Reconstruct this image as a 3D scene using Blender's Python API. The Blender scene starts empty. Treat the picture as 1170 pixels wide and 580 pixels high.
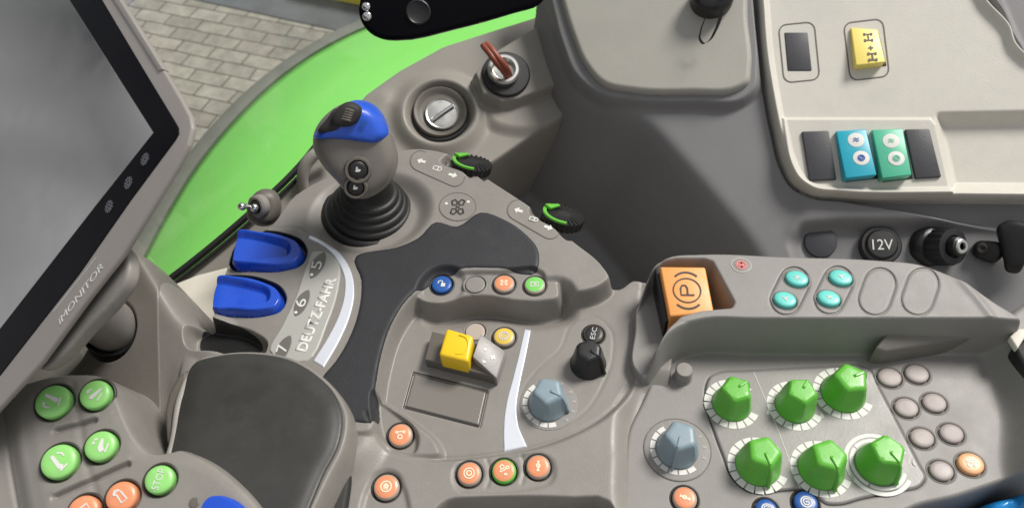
import bpy, math, random
import numpy as np
from mathutils import Matrix, Vector

random.seed(7)
S = bpy.context.scene
COL = S.collection
PI = math.pi
MM = 0.001

# ------------------------------------------------------------------ camera
W0, H0, F = 1170.0, 580.0, 900.0
def unit(v):
    v = np.asarray(v, float)
    return v / np.linalg.norm(v)
nad = unit((65, 710, 900))
Zc = -nad
Yc = unit(np.array((0, 0, 1.0)) - np.dot((0, 0, 1.0), Zc) * Zc)
Xc = np.cross(Yc, Zc)
CAM = np.array((0, 0, 0.34))
def c2w(v):
    v = np.asarray(v, float)
    return np.array((v @ Xc, v @ Yc, v @ Zc))
def ray(px, py):
    return c2w(((px - W0 / 2) / F, (py - H0 / 2) / F, 1.0))
def at_depth(px, py, d):
    return CAM + ray(px, py) * d
FWD = c2w((0, 0, 1.0))
def depth_of(p):
    return float((np.asarray(p) - CAM) @ FWD)
cam_d = bpy.data.cameras.new('camera')
cam = bpy.data.objects.new('camera', cam_d)
COL.objects.link(cam)
r_, d_, f_ = c2w((1, 0, 0)), c2w((0, 1, 0)), FWD
cam.matrix_world = Matrix(((r_[0], -d_[0], -f_[0], CAM[0]), (r_[1], -d_[1], -f_[1], CAM[1]),
                           (r_[2], -d_[2], -f_[2], CAM[2]), (0, 0, 0, 1)))
cam_d.sensor_width = 36
cam_d.lens = F / W0 * 36
cam_d.clip_start = 0.01
cam_d.clip_end = 500
S.camera = cam
cam_d.dof.use_dof = True; cam_d.dof.focus_distance = 0.41; cam_d.dof.aperture_fstop = 17

class Frame:
    """a plane in the place: origin, normal, axes; heights in mm along its normal"""
    def __init__(self, O, N, up=None):
        self.O = np.asarray(O, float)
        self.N = unit(N)
        up = np.array((0, 1.0, 0)) if up is None else np.asarray(up, float)
        self.Y = unit(up - (up @ self.N) * self.N)
        self.X = np.cross(self.Y, self.N)
    def W(self, px, py, h=0.0):
        d = ray(px, py)
        o = self.O + self.N * h * MM
        t = ((o - CAM) @ self.N) / (d @ self.N)
        return CAM + d * t
    def loc(self, px, py, h=0.0):
        p = self.W(px, py, h) - self.O
        return np.array((p @ self.X, p @ self.Y))
    def pt(self, x, y, z=0.0):
        return self.O + self.X * x + self.Y * y + self.N * z
    def poly(self, pts, h=0.0, smooth=True, n=6):
        q = [self.loc(p[0], p[1], p[2] if len(p) > 2 else h) for p in pts]
        return spline(q, n) if smooth else np.array(q)
def spline(q, n=6, closed=True):
    q = np.asarray(q, float)
    m = len(q)
    out = []
    for i in range(m if closed else m - 1):
        if closed:
            p0, p1, p2, p3 = q[i - 1], q[i], q[(i + 1) % m], q[(i + 2) % m]
        else:
            p0, p1, p2, p3 = q[max(i - 1, 0)], q[i], q[i + 1], q[min(i + 2, m - 1)]
        # centripetal-like tangents limited by the shorter neighbour, so no loops
        l01, l12, l23 = [max(np.linalg.norm(b - a), 1e-9) for a, b in ((p0, p1), (p1, p2), (p2, p3))]
        t1 = ((p1 - p0) / l01 * l12 + (p2 - p1) / l12 * l01) / (l01 + l12) * l12
        t2 = ((p2 - p1) / l12 * l23 + (p3 - p2) / l23 * l12) / (l12 + l23) * l12
        if not closed and i == 0: t1 = p2 - p1
        if not closed and i == m - 2: t2 = p2 - p1
        for k in range(n):
            u = k / n
            a, b, c, d = 2*u**3-3*u*u+1, u**3-2*u*u+u, -2*u**3+3*u*u, u**3-u*u
            out.append(a * p1 + b * t1 + c * p2 + d * t2)
    if not closed: out.append(q[-1])
    return np.array(out)

# ------------------------------------------------------------------ objects
def empty(name, loc, label=None, cat=None, group=None):
    o = bpy.data.objects.new(name, None)
    o.empty_display_size = 0.02
    COL.objects.link(o)
    o.location = Vector(loc)
    if label: o['label'] = label
    if cat: o['category'] = cat
    if group: o['group'] = group
    return o
ROOT_LOC = {}
def link(name, me, mat, parent=None, label=None, cat=None, kind=None, smooth=True):
    o = bpy.data.objects.new(name, me)
    COL.objects.link(o)
    if mat is not None and not me.materials: me.materials.append(mat)
    if smooth and len(me.polygons):
        me.polygons.foreach_set('use_smooth', [True] * len(me.polygons))
    if parent is not None:
        o.parent = parent
        off = Vector((0, 0, 0))
        q = parent
        while q is not None:
            off += q.location
            q = q.parent
        me.transform(Matrix.Translation(-off))
    if label: o['label'] = label
    if cat: o['category'] = cat
    if kind: o['kind'] = kind
    return o
def sharp(me, ang=35):
    me.polygons.foreach_set('use_smooth', [True] * len(me.polygons))
    try: me.set_sharp_from_angle(angle=math.radians(ang))
    except Exception: pass
def mesh_np(name, v, f):
    """v (n,3); f (m,k) quads/tris array"""
    me = bpy.data.meshes.new(name)
    v = np.asarray(v, np.float32); f = np.asarray(f, np.int32)
    me.vertices.add(len(v)); me.vertices.foreach_set('co', v.ravel())
    k = f.shape[1]
    me.loops.add(f.size); me.loops.foreach_set('vertex_index', f.ravel())
    me.polygons.add(len(f)); me.polygons.foreach_set('loop_start', np.arange(0, f.size, k, dtype=np.int32))
    me.update(calc_edges=True); me.validate()
    return me
class MB:
    """collects verts and faces of one mesh"""
    def __init__(self): self.v, self.f = [], []
    def add(self, v, f):
        b = len(self.v)
        self.v += [tuple(map(float, p)) for p in v]
        self.f += [tuple(i + b for i in q) for q in f]
        return self
    def mesh(self, name):
        me = bpy.data.meshes.new(name)
        me.from_pydata(self.v, [], self.f); me.update()
        return me
    def build(self, name, mat, parent=None, bevel=0, seg=3, ang=35, **kw):
        import bmesh
        me = self.mesh(name)
        bm = bmesh.new(); bm.from_mesh(me)
        bmesh.ops.recalc_face_normals(bm, faces=bm.faces)
        if bevel:
            es = [e for e in bm.edges if len(e.link_faces) == 2 and e.calc_face_angle(0) > math.radians(25)]
            bmesh.ops.bevel(bm, geom=es, offset=bevel * MM, segments=seg, profile=0.5, affect='EDGES', clamp_overlap=True)
        bm.to_mesh(me); bm.free()
        o = link(name, me, mat, parent, **kw)
        sharp(me, ang)
        return o
    # --- shapes, all in world space
    def lathe(self, prof, pos, N, seg=32, U=None, sx=1, sy=1, caps=True):
        N = unit(N); U = np.array((1.0, 0, 0)) if U is None else np.asarray(U, float)
        U = unit(U - (U @ N) * N); V = np.cross(N, U)
        pos = np.asarray(pos, float)
        v, f = [], []
        for (r, z) in prof:
            for k in range(seg):
                a = 2 * PI * k / seg
                v.append(pos + U * math.cos(a) * r * sx + V * math.sin(a) * r * sy + N * z)
        for i in range(len(prof) - 1):
            for k in range(seg):
                k2 = (k + 1) % seg
                f.append((i * seg + k, i * seg + k2, (i + 1) * seg + k2, (i + 1) * seg + k))
        if caps:
            f.append(tuple(range(seg))[::-1])
            f.append(tuple((len(prof) - 1) * seg + k for k in range(seg)))
        return self.add(v, f)
    def loft(self, rings, caps=True):
        n = len(rings[0]); v = [p for r in rings for p in r]; f = []
        for i in range(len(rings) - 1):
            for k in range(n):
                k2 = (k + 1) % n
                f.append((i * n + k, i * n + k2, (i + 1) * n + k2, (i + 1) * n + k))
        if caps:
            f.append(tuple(range(n))[::-1]); f.append(tuple((len(rings) - 1) * n + k for k in range(n)))
        return self.add(v, f)
    def prism(self, pts, vec):
        return self.loft([np.asarray(pts) + np.asarray(vec), np.asarray(pts)])
    def tube(self, path, r, seg=10, closed=False):
        path = [np.asarray(p, float) for p in path]
        n = len(path); rings = []
        ref = None
        for i, p in enumerate(path):
            t = unit(path[min(i + 1, n - 1)] - path[max(i - 1, 0)])
            if ref is None:
                ref = np.array((0, 0, 1.0)) if abs(t[2]) < 0.9 else np.array((1.0, 0, 0))
            u = unit(ref - (ref @ t) * t); w = np.cross(t, u); ref = u
            rr = r[i] if hasattr(r, '__len__') else r
            rings.append([p + u * math.cos(a) * rr + w * math.sin(a) * rr for a in np.linspace(0, 2 * PI, seg, endpoint=False)])
        return self.loft(rings)
    def ribbon(self, pts, w, N, th, closed=False):
        """flat strip of width w and thickness th along pts, lying on a surface of normal N"""
        pts = [np.asarray(p, float) for p in pts]; n = len(pts); N = unit(N)
        v, f = [], []
        for i, p in enumerate(pts):
            a = pts[i - 1] if (closed or i > 0) else p
            b = pts[(i + 1) % n] if (closed or i < n - 1) else p
            s = unit(np.cross(N, unit(b - a))) * w / 2
            v += [p - s, p + s, p + s + N * th, p - s + N * th]
        for i in range(n if closed else n - 1):
            j = (i + 1) % n
            for k in range(4):
                k2 = (k + 1) % 4
                f.append((i * 4 + k, i * 4 + k2, j * 4 + k2, j * 4 + k))
        if not closed:
            f.append((3, 2, 1, 0)); f.append(tuple((n - 1) * 4 + k for k in range(4)))
        return self.add(v, f)

def inflate(fr, px, front, back, h=0.0, rings=10, power=0.5, n=6, off=0.0):
    """a rounded solid whose outline in plane fr is px, bulging front/back mm"""
    poly = fr.poly(px, h, True, n)
    if off:
        c0 = poly.mean(0); poly = c0 + (poly - c0) * (1 + off)
    c = 0.5 * (poly.max(0) + poly.min(0))
    m = MB(); R = []
    for sgn, dep in ((-1, back), (1, front)):
        seq = [(math.cos(a), math.sin(a)) for a in np.linspace(0, PI / 2 * 0.97, rings)]
        if sgn < 0: seq = seq[::-1]
        elif R: seq = seq[1:]
        for (cs, sn) in seq:
            s = cs ** power
            R.append([fr.pt(*(c + (p - c) * s), (h + sgn * dep * sn) * MM) for p in poly])
    return m.loft(R)

# ------------------------------------------------------------------ relief: moulded plastic surfaces
def sstep(t):
    t = np.clip(t, 0, 1)
    return t * t * (3 - 2 * t)
class Relief:
    def __init__(self, fr, px_box, h0, res=0.45, hbox=0.0):
        self.fr = fr
        c = np.array([fr.loc(x, y, hbox) for x in (px_box[0], px_box[2]) for y in (px_box[1], px_box[3])])
        self.res = res * MM
        self.x = np.arange(c[:, 0].min(), c[:, 0].max(), self.res)
        self.y = np.arange(c[:, 1].min(), c[:, 1].max(), self.res)
        self.gx, self.gy = np.meshgrid(self.x, self.y)
        self.h = np.full(self.gx.shape, float(h0)) * MM
    def sdf(self, poly, margin=0.03):
        return sdf_grid(self.gx, self.gy, poly, margin)
    def setto(self, px, h, w, ph=None, smooth=True, mode=None, tilt=None, n=6, off=0.0):
        """region px becomes height h (mm), with a rounded wall w mm wide"""
        poly = self.fr.poly(px, h if ph is None else ph, smooth, n)
        d = self.sdf(poly) + off * MM
        t = sstep(0.5 - d / (w * MM))
        tgt = h * MM
        if tilt is not None:            # (dx, dy) slopes about the polygon's centre
            c = poly.mean(0)
            tgt = tgt + (self.gx - c[0]) * tilt[0] + (self.gy - c[1]) * tilt[1]
        new = self.h * (1 - t) + tgt * t
        if mode == 'max': new = np.maximum(self.h, new)
        if mode == 'min': new = np.minimum(self.h, new)
        self.h = new
        return poly
    def addto(self, px, dh, w, ph=0.0, smooth=True, n=6):
        d = self.sdf(self.fr.poly(px, ph, smooth, n))
        self.h = self.h + dh * MM * sstep(0.5 - d / (w * MM))
    def groove(self, px, depth, w, ph=0.0, smooth=True, closed=True):
        if closed:
            d = np.abs(self.sdf(self.fr.poly(px, ph, smooth)))
        else:
            q = [self.fr.loc(p[0], p[1], p[2] if len(p) > 2 else ph) for p in px]
            d = line_dist(self.gx, self.gy, spline(q, 6, False) if smooth else np.array(q))
        self.h = self.h - depth * MM * np.exp(-(d / (w * MM)) ** 2)
    def dish(self, px, py, r, depth, w, ph=0.0, sx=1, sy=1):
        c = self.fr.loc(px, py, ph)
        d = np.hypot((self.gx - c[0]) / sx, (self.gy - c[1]) / sy) - r * MM
        self.h = self.h - depth * MM * sstep(0.5 - d / (w * MM))
    def blur(self, mm, mask_px=None, ph=0.0):
        k = max(1, int(round(mm * MM / self.res)))
        a = self.h
        for ax in (0, 1):
            for _ in range(2):
                p = np.pad(a, [(k, k) if i == ax else (0, 0) for i in (0, 1)], mode='edge')
                cs = np.cumsum(p, axis=ax)
                z = np.zeros_like(np.take(cs, [0], axis=ax))
                cs = np.concatenate([z, cs], axis=ax)
                L = a.shape[ax]; w = 2 * k + 1
                a = (np.take(cs, np.arange(w, w + L), axis=ax) - np.take(cs, np.arange(0, L), axis=ax)) / w
        if mask_px is not None:
            t = sstep(0.5 - self.sdf(self.fr.poly(mask_px, ph)) / (3 * mm * MM))
            a = self.h * (1 - t) + a * t
        self.h = a
    def sample(self, x, y):
        x = np.asarray(x); y = np.asarray(y)
        fx = np.clip((x - self.x[0]) / self.res, 0, len(self.x) - 1.001)
        fy = np.clip((y - self.y[0]) / self.res, 0, len(self.y) - 1.001)
        ix = fx.astype(int); iy = fy.astype(int); u = fx - ix; v = fy - iy
        h = self.h
        return (h[iy, ix] * (1-u) * (1-v) + h[iy, ix+1] * u * (1-v) + h[iy+1, ix] * (1-u) * v + h[iy+1, ix+1] * u * v)
    def hit(self, px, py, lift=0.0, near=None):
        """point and normal where the line of sight through a photo pixel meets this surface"""
        hs = np.linspace(self.h.max() / MM + 1, self.h.min() / MM - 1, 700)
        prev = None
        best = None
        for hh in hs:
            l = self.fr.loc(px, py, hh)
            if not (self.x[0] <= l[0] <= self.x[-1] and self.y[0] <= l[1] <= self.y[-1]): continue
            if self.sample(l[0], l[1]) >= hh * MM:
                best = (l, hh); break
        if best is None:
            l = self.fr.loc(px, py, near or 0.0); best = (l, near or 0.0)
        l, hh = best
        e = 2.0 * MM
        gx = (self.sample(l[0] + e, l[1]) - self.sample(l[0] - e, l[1])) / (2 * e)
        gy = (self.sample(l[0], l[1] + e) - self.sample(l[0], l[1] - e)) / (2 * e)
        N = unit(self.fr.N - self.fr.X * gx - self.fr.Y * gy)
        return self.fr.pt(l[0], l[1], float(self.sample(l[0], l[1]))) + N * lift * MM, N
    def mesh(self, name, keep=None):
        ny, nx = self.h.shape
        P = (self.fr.O + self.gx[..., None] * self.fr.X + self.gy[..., None] * self.fr.Y + self.h[..., None] * self.fr.N).reshape(-1, 3)
        i = np.arange(ny * nx).reshape(ny, nx)
        q = np.stack([i[:-1, :-1], i[:-1, 1:], i[1:, 1:], i[1:, :-1]], -1).reshape(-1, 4)
        if keep is not None:
            kf = keep[:-1, :-1] & keep[:-1, 1:] & keep[1:, 1:] & keep[1:, :-1]
            q = q[kf.ravel()]
        used = np.zeros(len(P), bool); used[q.ravel()] = True
        mp = np.cumsum(used) - 1
        return mesh_np(name, P[used], mp[q])
    def overlay(self, name, px, th, edge, mat, parent, ph=0.0, smooth=True, res=None, sink=0.4, n=6, shape=None, **kw):
        """a part lying on this surface: polygon px, th mm thick, edge rounded over edge mm"""
        poly = self.fr.poly(px, ph, smooth, n)
        r = (res or self.res / MM) * MM
        mg = 1.5 * MM
        xs = np.arange(poly[:, 0].min() - mg, poly[:, 0].max() + mg, r)
        ys = np.arange(poly[:, 1].min() - mg, poly[:, 1].max() + mg, r)
        o = Relief.__new__(Relief)
        o.fr, o.res, o.x, o.y = self.fr, r, xs, ys
        o.gx, o.gy = np.meshgrid(xs, ys)
        d = sdf_grid(o.gx, o.gy, poly, 0.05)
        t = np.clip(-d / (edge * MM), 0, 1)
        prof = np.sqrt(1 - (1 - t) ** 2)
        base = self.sample(o.gx, o.gy)
        out = np.clip(d / (0.6 * MM), 0, 1)
        o.h = base + th * MM * prof - sink * MM * out
        if shape is not None: o.h = o.h + shape(o, d, t) * (d < 0)
        me = o.mesh(name, keep=d < 0.8 * MM)
        ob = link(name, me, mat, parent, **kw)
        return ob, o
def sdf_grid(gx, gy, poly, margin):
    out = np.full(gx.shape, margin)
    bx0, by0 = poly.min(0) - margin; bx1, by1 = poly.max(0) + margin
    cols = np.where((gx[0] >= bx0) & (gx[0] <= bx1))[0]; rows = np.where((gy[:, 0] >= by0) & (gy[:, 0] <= by1))[0]
    if not len(cols) or not len(rows): return out
    sl = (slice(rows[0], rows[-1] + 1), slice(cols[0], cols[-1] + 1))
    X, Y = gx[sl], gy[sl]
    d2 = np.full(X.shape, 1e9); ins = np.zeros(X.shape, bool)
    m = len(poly)
    for i in range(m):
        ax, ay = poly[i]; bx, by = poly[(i + 1) % m]
        ex, ey = bx - ax, by - ay
        L = ex * ex + ey * ey
        if L < 1e-18: continue
        wx, wy = X - ax, Y - ay
        t = np.clip((wx * ex + wy * ey) / L, 0, 1)
        d2 = np.minimum(d2, (wx - t * ex) ** 2 + (wy - t * ey) ** 2)
        c = (ay > Y) != (by > Y)
        if abs(ey) > 1e-15:
            ins ^= c & (X < ex * (Y - ay) / ey + ax)
    d = np.sqrt(d2)
    out[sl] = np.where(ins, -d, d)
    return out
def line_dist(X, Y, pl):
    d2 = np.full(X.shape, 1e9)
    for (ax, ay), (bx, by) in zip(pl[:-1], pl[1:]):
        ex, ey = bx - ax, by - ay
        L = max(ex * ex + ey * ey, 1e-18)
        wx, wy = X - ax, Y - ay
        t = np.clip((wx * ex + wy * ey) / L, 0, 1)
        d2 = np.minimum(d2, (wx - t * ex) ** 2 + (wy - t * ey) ** 2)
    return np.sqrt(d2)

# ------------------------------------------------------------------ materials
def srgb(*c):
    return tuple(((x / 255) / 12.92 if x <= 10 else ((x / 255 + 0.055) / 1.055) ** 2.4) for x in c) + (1.0,)
def mat(name, col, rough=0.5, metal=0.0, grain=0.0, gscale=900.0, mott=0.0, mscale=40.0, spec=0.5, coat=0.0, sss=0.0, smudge=0.0, dust=0.0):
    m = bpy.data.materials.new(name); m.use_nodes = True
    nt = m.node_tree; b = nt.nodes['Principled BSDF']
    b.inputs['Base Color'].default_value = tuple(col[:3]) + (1,)
    b.inputs['Roughness'].default_value = rough
    b.inputs['Metallic'].default_value = metal
    b.inputs['Specular IOR Level'].default_value = spec
    b.inputs['Coat Weight'].default_value = coat
    if sss:
        b.inputs['Subsurface Weight'].default_value = sss
        b.inputs['Subsurface Scale'].default_value = 0.002
        b.inputs['Subsurface Radius'].default_value = (1, 1, 1)
    tc = nt.nodes.new('ShaderNodeTexCoord')
    geo = nt.nodes.new('ShaderNodeNewGeometry')
    def noise(sc, det=3):
        n = nt.nodes.new('ShaderNodeTexNoise'); n.inputs['Scale'].default_value = sc; n.inputs['Detail'].default_value = det
        nt.links.new(geo.outputs['Position'], n.inputs['Vector']); return n
    if mott:
        n = noise(mscale, 5); n2 = noise(mscale * 9, 3)
        mx = nt.nodes.new('ShaderNodeMath'); mx.operation = 'MULTIPLY_ADD'
        nt.links.new(n2.outputs['Fac'], mx.inputs[0]); mx.inputs[1].default_value = 0.45
        nt.links.new(n.outputs['Fac'], mx.inputs[2])
        mr = nt.nodes.new('ShaderNodeMapRange')
        mr.inputs['From Min'].default_value = 0.45; mr.inputs['From Max'].default_value = 1.0
        mr.inputs['To Min'].default_value = 1 - mott; mr.inputs['To Max'].default_value = 1 + mott
        nt.links.new(mx.outputs[0], mr.inputs['Value'])
        mul = nt.nodes.new('ShaderNodeVectorMath'); mul.operation = 'SCALE'
        mul.inputs[0].default_value = col[:3]
        nt.links.new(mr.outputs[0], mul.inputs['Scale'])
        nt.links.new(mul.outputs[0], b.inputs['Base Color'])
        if dust:
            n3 = noise(1500, 1); n4 = noise(45, 4)
            th = nt.nodes.new('ShaderNodeMath'); th.operation = 'MULTIPLY'
            nt.links.new(n3.outputs['Fac'], th.inputs[0]); nt.links.new(n4.outputs['Fac'], th.inputs[1])
            m2 = nt.nodes.new('ShaderNodeMapRange'); m2.inputs['From Min'].default_value = 0.37; m2.inputs['From Max'].default_value = 0.47; m2.inputs['To Max'].default_value = dust
            nt.links.new(th.outputs[0], m2.inputs['Value'])
            dm = nt.nodes.new('ShaderNodeMix'); dm.data_type = 'RGBA'; dm.inputs['B'].default_value = (.5, .47, .42, 1)
            nt.links.new(m2.outputs[0], dm.inputs['Factor']); nt.links.new(mul.outputs[0], dm.inputs['A']); nt.links.new(dm.outputs['Result'], b.inputs['Base Color'])
    if smudge or mott:
        n = noise(70, 4); mr = nt.nodes.new('ShaderNodeMapRange')
        mr.inputs['From Min'].default_value = 0.3; mr.inputs['From Max'].default_value = 0.7
        s = smudge or 0.06
        mr.inputs['To Min'].default_value = max(0.02, rough - s); mr.inputs['To Max'].default_value = min(1, rough + s)
        nt.links.new(n.outputs['Fac'], mr.inputs['Value']); nt.links.new(mr.outputs[0], b.inputs['Roughness'])
    if grain:
        n = noise(gscale, 2); bp = nt.nodes.new('ShaderNodeBump')
        bp.inputs['Strength'].default_value = grain; bp.inputs['Distance'].default_value = 0.0004
        nt.links.new(n.outputs['Fac'], bp.inputs['Height']); nt.links.new(bp.outputs[0], b.inputs['Normal'])
    return m
M = {}
TAUPE = (0.216, 0.203, 0.186)
M['taupe'] = mat('taupe_plastic', TAUPE, 0.47, grain=0.2, gscale=1400, mott=0.08, mscale=28, smudge=0.1, dust=0.15)
M['taupe_panel'] = mat('taupe_panel_plastic', (0.222, 0.212, 0.20), 0.52, grain=0.18, gscale=1400, mott=0.06, mscale=28, smudge=0.05, dust=0.15)
M['taupe_dark'] = mat('dark_taupe_plastic', (0.115, 0.104, 0.09), 0.5, grain=0.25, mott=0.05)
M['taupe_light'] = mat('light_taupe_plastic', (0.33, 0.31, 0.28), 0.45, grain=0.1, mott=0.04)
M['frame_grey'] = mat('monitor_frame_plastic', (0.26, 0.24, 0.225), 0.42, grain=0.12, mott=0.04)
M['pad'] = mat('charcoal_soft_pad', (0.024, 0.025, 0.029), 0.6, grain=0.3, gscale=1500, mott=0.15, spec=0.4, smudge=0.1, dust=0.05)
M['palm_pad'] = mat('palm_pad_rubber', (0.036, 0.036, 0.034), 0.42, grain=0.07, gscale=1600, mott=0.12, mscale=20, spec=0.45, smudge=0.12, dust=0.04)
M['black'] = mat('black_plastic', (0.012, 0.012, 0.013), 0.4, grain=0.15)
M['rubber'] = mat('black_rubber', (0.009, 0.009, 0.0095), 0.48, grain=0.2)
M['grip'] = mat('grip_plastic', (0.165, 0.153, 0.138), 0.42, grain=0.25, gscale=1400, mott=0.08, smudge=0.1)  # taupe darkened to carry the shade on the grip's front
M['column'] = mat('darkened_taupe_plastic', (0.155, 0.143, 0.128), 0.5, grain=0.2, gscale=1400, mott=0.08, mscale=28, smudge=0.1)  # taupe darkened to paint the shade on the monitor column
M['ring'] = mat('dark_button_ring', (0.04, 0.036, 0.032), 0.5)
M['gap'] = mat('dark_gap', (0.02, 0.019, 0.018), 0.7)
M['gloss_black'] = mat('gloss_black', (0.004, 0.004, 0.006), 0.25, smudge=0.04, spec=0.06)
M['side_grey'] = mat('side_grey_plastic', (0.178, 0.176, 0.18), 0.52, grain=0.15, mott=0.04, mscale=18, smudge=0.06, dust=0.08)
M['trough'] = mat('trough_grey_plastic', (0.085, 0.085, 0.087), 0.55, grain=0.25, mott=0.05)
M['beige'] = mat('beige_plastic', (0.55, 0.53, 0.475), 0.5, grain=0.2, mott=0.06, mscale=18, smudge=0.1)
M['pillar_beige'] = mat('pillar_beige_plastic', (0.34, 0.33, 0.295), 0.55, grain=0.2, mott=0.04)
M['sill'] = mat('sill_grey_plastic', (0.24, 0.225, 0.20), 0.5, grain=0.2, mott=0.05)
M['cream'] = mat('cream_plastic', (0.6, 0.57, 0.5), 0.55, mott=0.05)
M['blue'] = mat('blue_plastic', (0.012, 0.07, 0.50), 0.26, grain=0.15, coat=0.15, mott=0.1, smudge=0.1)
M['blue_cap'] = mat('blue_cap_plastic', (0.02, 0.095, 0.58), 0.34, grain=0.2, gscale=1500, mott=0.1, smudge=0.1)
M['green'] = mat('green_plastic', (0.11, 0.42, 0.04), 0.38, grain=0.1, gscale=1400, mott=0.1, mscale=90, smudge=0.1, sss=0.08)
M['dial_grey'] = mat('blue_grey_plastic', (0.21, 0.28, 0.32), 0.4, grain=0.12, mott=0.05)
M['btn_green'] = mat('button_green', (0.25, 0.58, 0.165), 0.35, mott=0.06, mscale=200)
M['btn_green2'] = mat('button_bright_green', (0.18, 0.55, 0.12), 0.35, mott=0.06, mscale=200)
M['btn_orange'] = mat('button_orange', (0.68, 0.26, 0.13), 0.35, mott=0.08, mscale=250)
M['btn_peach'] = mat('button_peach', (0.72, 0.38, 0.19), 0.4, mott=0.06, mscale=250)
M['btn_blue'] = mat('button_blue', (0.02, 0.09, 0.33), 0.3, mott=0.05)
M['btn_yellow'] = mat('button_yellow', (0.66, 0.47, 0.07), 0.35, mott=0.06, mscale=250)
M['btn_grey'] = mat('button_grey', (0.30, 0.26, 0.248), 0.48, mott=0.05, mscale=250)
M['btn_turq'] = mat('button_turquoise', (0.12, 0.56, 0.5), 0.35, mott=0.06, mscale=250)
M['btn_rim'] = mat('button_rim', (0.42, 0.36, 0.31), 0.35)
M['btn_rim_green'] = mat('button_green_rim', (0.15, 0.55, 0.08), 0.35)
M['white'] = mat('white_print', (0.62, 0.62, 0.59), 0.5)
M['soft_white'] = mat('pale_print', (0.55, 0.55, 0.52), 0.5)
M['cream_print'] = mat('cream_print', (0.82, 0.68, 0.5), 0.5)
M['black_print'] = mat('black_print', (0.03, 0.025, 0.02), 0.5)
M['grey_print'] = mat('grey_print', (0.42, 0.41, 0.39), 0.5)
M['silver'] = mat('silver_trim', (0.70, 0.73, 0.80), 0.3, metal=0.35)
M['chrome'] = mat('chrome', (0.75, 0.75, 0.75), 0.15, metal=1.0)
M['steel'] = mat('brushed_steel', (0.6, 0.6, 0.58), 0.3, metal=0.9, smudge=0.08)
M['yellow'] = mat('yellow_plastic', (0.80, 0.53, 0.012), 0.35, grain=0.1, mott=0.04, sss=0.05)
M['lemon'] = mat('lemon_plastic', (0.80, 0.66, 0.16), 0.4, mott=0.04)
M['orange'] = mat('orange_plastic', (0.78, 0.33, 0.09), 0.4, grain=0.08, mott=0.05, mscale=90)
M['cyan'] = mat('cyan_plastic', (0.015, 0.34, 0.46), 0.35, mott=0.04)
M['mint'] = mat('mint_plastic', (0.07, 0.43, 0.27), 0.35, mott=0.04)
M['pink'] = mat('pale_red_print', (0.62, 0.16, 0.15), 0.5)
M['plate'] = mat('label_plate_plastic', (0.36, 0.36, 0.335), 0.38, grain=0.05, mott=0.03)
M['leafdark'] = mat('label_dark_oval', (0.13, 0.125, 0.115), 0.4)
M['display'] = mat('display_glass', (0.18, 0.167, 0.152), 0.25, smudge=0.06)
M['overlay'] = mat('film_overlay', (0.225, 0.215, 0.205), 0.4, grain=0.12, mott=0.04)
M['dark_insert'] = mat('slate_blank', (0.045, 0.045, 0.052), 0.5, grain=0.2, mott=0.05)
M['cord'] = mat('red_brown_cord', (0.25, 0.06, 0.035), 0.45, mott=0.15, mscale=400)
M['fender'] = mat('lime_paint', (0.26, 0.80, 0.14), 0.35, mott=0.03, mscale=3, coat=0.15)
M['fender_rim'] = mat('grey_fender_rubber', (0.2, 0.2, 0.18), 0.7, mott=0.12, mscale=30)
M['mark'] = mat('grey_backlit_print', (0.09, 0.096, 0.11), 0.5)
M['bag'] = mat('blue_film', (0.01, 0.22, 0.55), 0.2, mott=0.1)
M['yellow_paint'] = mat('yellow_paint', (0.75, 0.6, 0.05), 0.5)
M['screen'] = mat('screen_glass', (0.05, 0.046, 0.042), 0.14, smudge=0.05, spec=1.0)
M['screen'].node_tree.nodes['Principled BSDF'].inputs['IOR'].default_value = 2.4

# ------------------------------------------------------------------ small things: text, icons, buttons, knobs
def text_mesh(s, bold=0.0):
    cu = bpy.data.curves.new('lettering', 'FONT'); cu.body = s; cu.size = 1.0; cu.resolution_u = 4; cu.offset = bold
    ob = bpy.data.objects.new('lettering', cu); COL.objects.link(ob)
    dg = bpy.context.evaluated_depsgraph_get()
    me = bpy.data.meshes.new_from_object(ob.evaluated_get(dg))
    bpy.data.objects.remove(ob); bpy.data.curves.remove(cu)
    return me
def text(s, A, B, N, material, parent, height=None, th=0.12, name='lettering', bold=0.0):
    """flat raised lettering running from A to B on a surface of normal N; height in mm"""
    import bmesh
    me = text_mesh(s, bold)
    n = len(me.vertices); co = np.zeros(n * 3); me.vertices.foreach_get('co', co); co = co.reshape(-1, 3)
    x0, x1 = co[:, 0].min(), co[:, 0].max(); y0, y1 = co[:, 1].min(), co[:, 1].max()
    A, B = np.asarray(A, float), np.asarray(B, float)
    N = unit(N); L = np.linalg.norm(B - A); U = unit(B - A); U = unit(U - (U @ N) * N); V = np.cross(N, U)
    hh = height * MM if height else (y1 - y0) / (x1 - x0) * L
    out = A + ((co[:, 0] - x0) / (x1 - x0) * L)[:, None] * U + ((co[:, 1] - y0) / (y1 - y0) * hh)[:, None] * V + N * 0.05 * MM
    me.vertices.foreach_set('co', out.astype(np.float32).ravel()); me.update()
    bm = bmesh.new(); bm.from_mesh(me)
    r = bmesh.ops.extrude_face_region(bm, geom=bm.faces[:])
    vs = [g for g in r['geom'] if isinstance(g, bmesh.types.BMVert)]
    bmesh.ops.translate(bm, verts=vs, vec=Vector(N * th * MM))
    bm.to_mesh(me); bm.free(); me.materials.clear()
    return link(name, me, material, parent, smooth=False)
def surf_axes(P, N):
    """picture-up direction on a surface"""
    upc = c2w((0, -1, 0)); V = unit(upc - (upc @ N) * N)
    # keep the direction that projects to picture-up
    return np.cross(V, N), V
def px_len(P):
    return depth_of(P) / F
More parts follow.
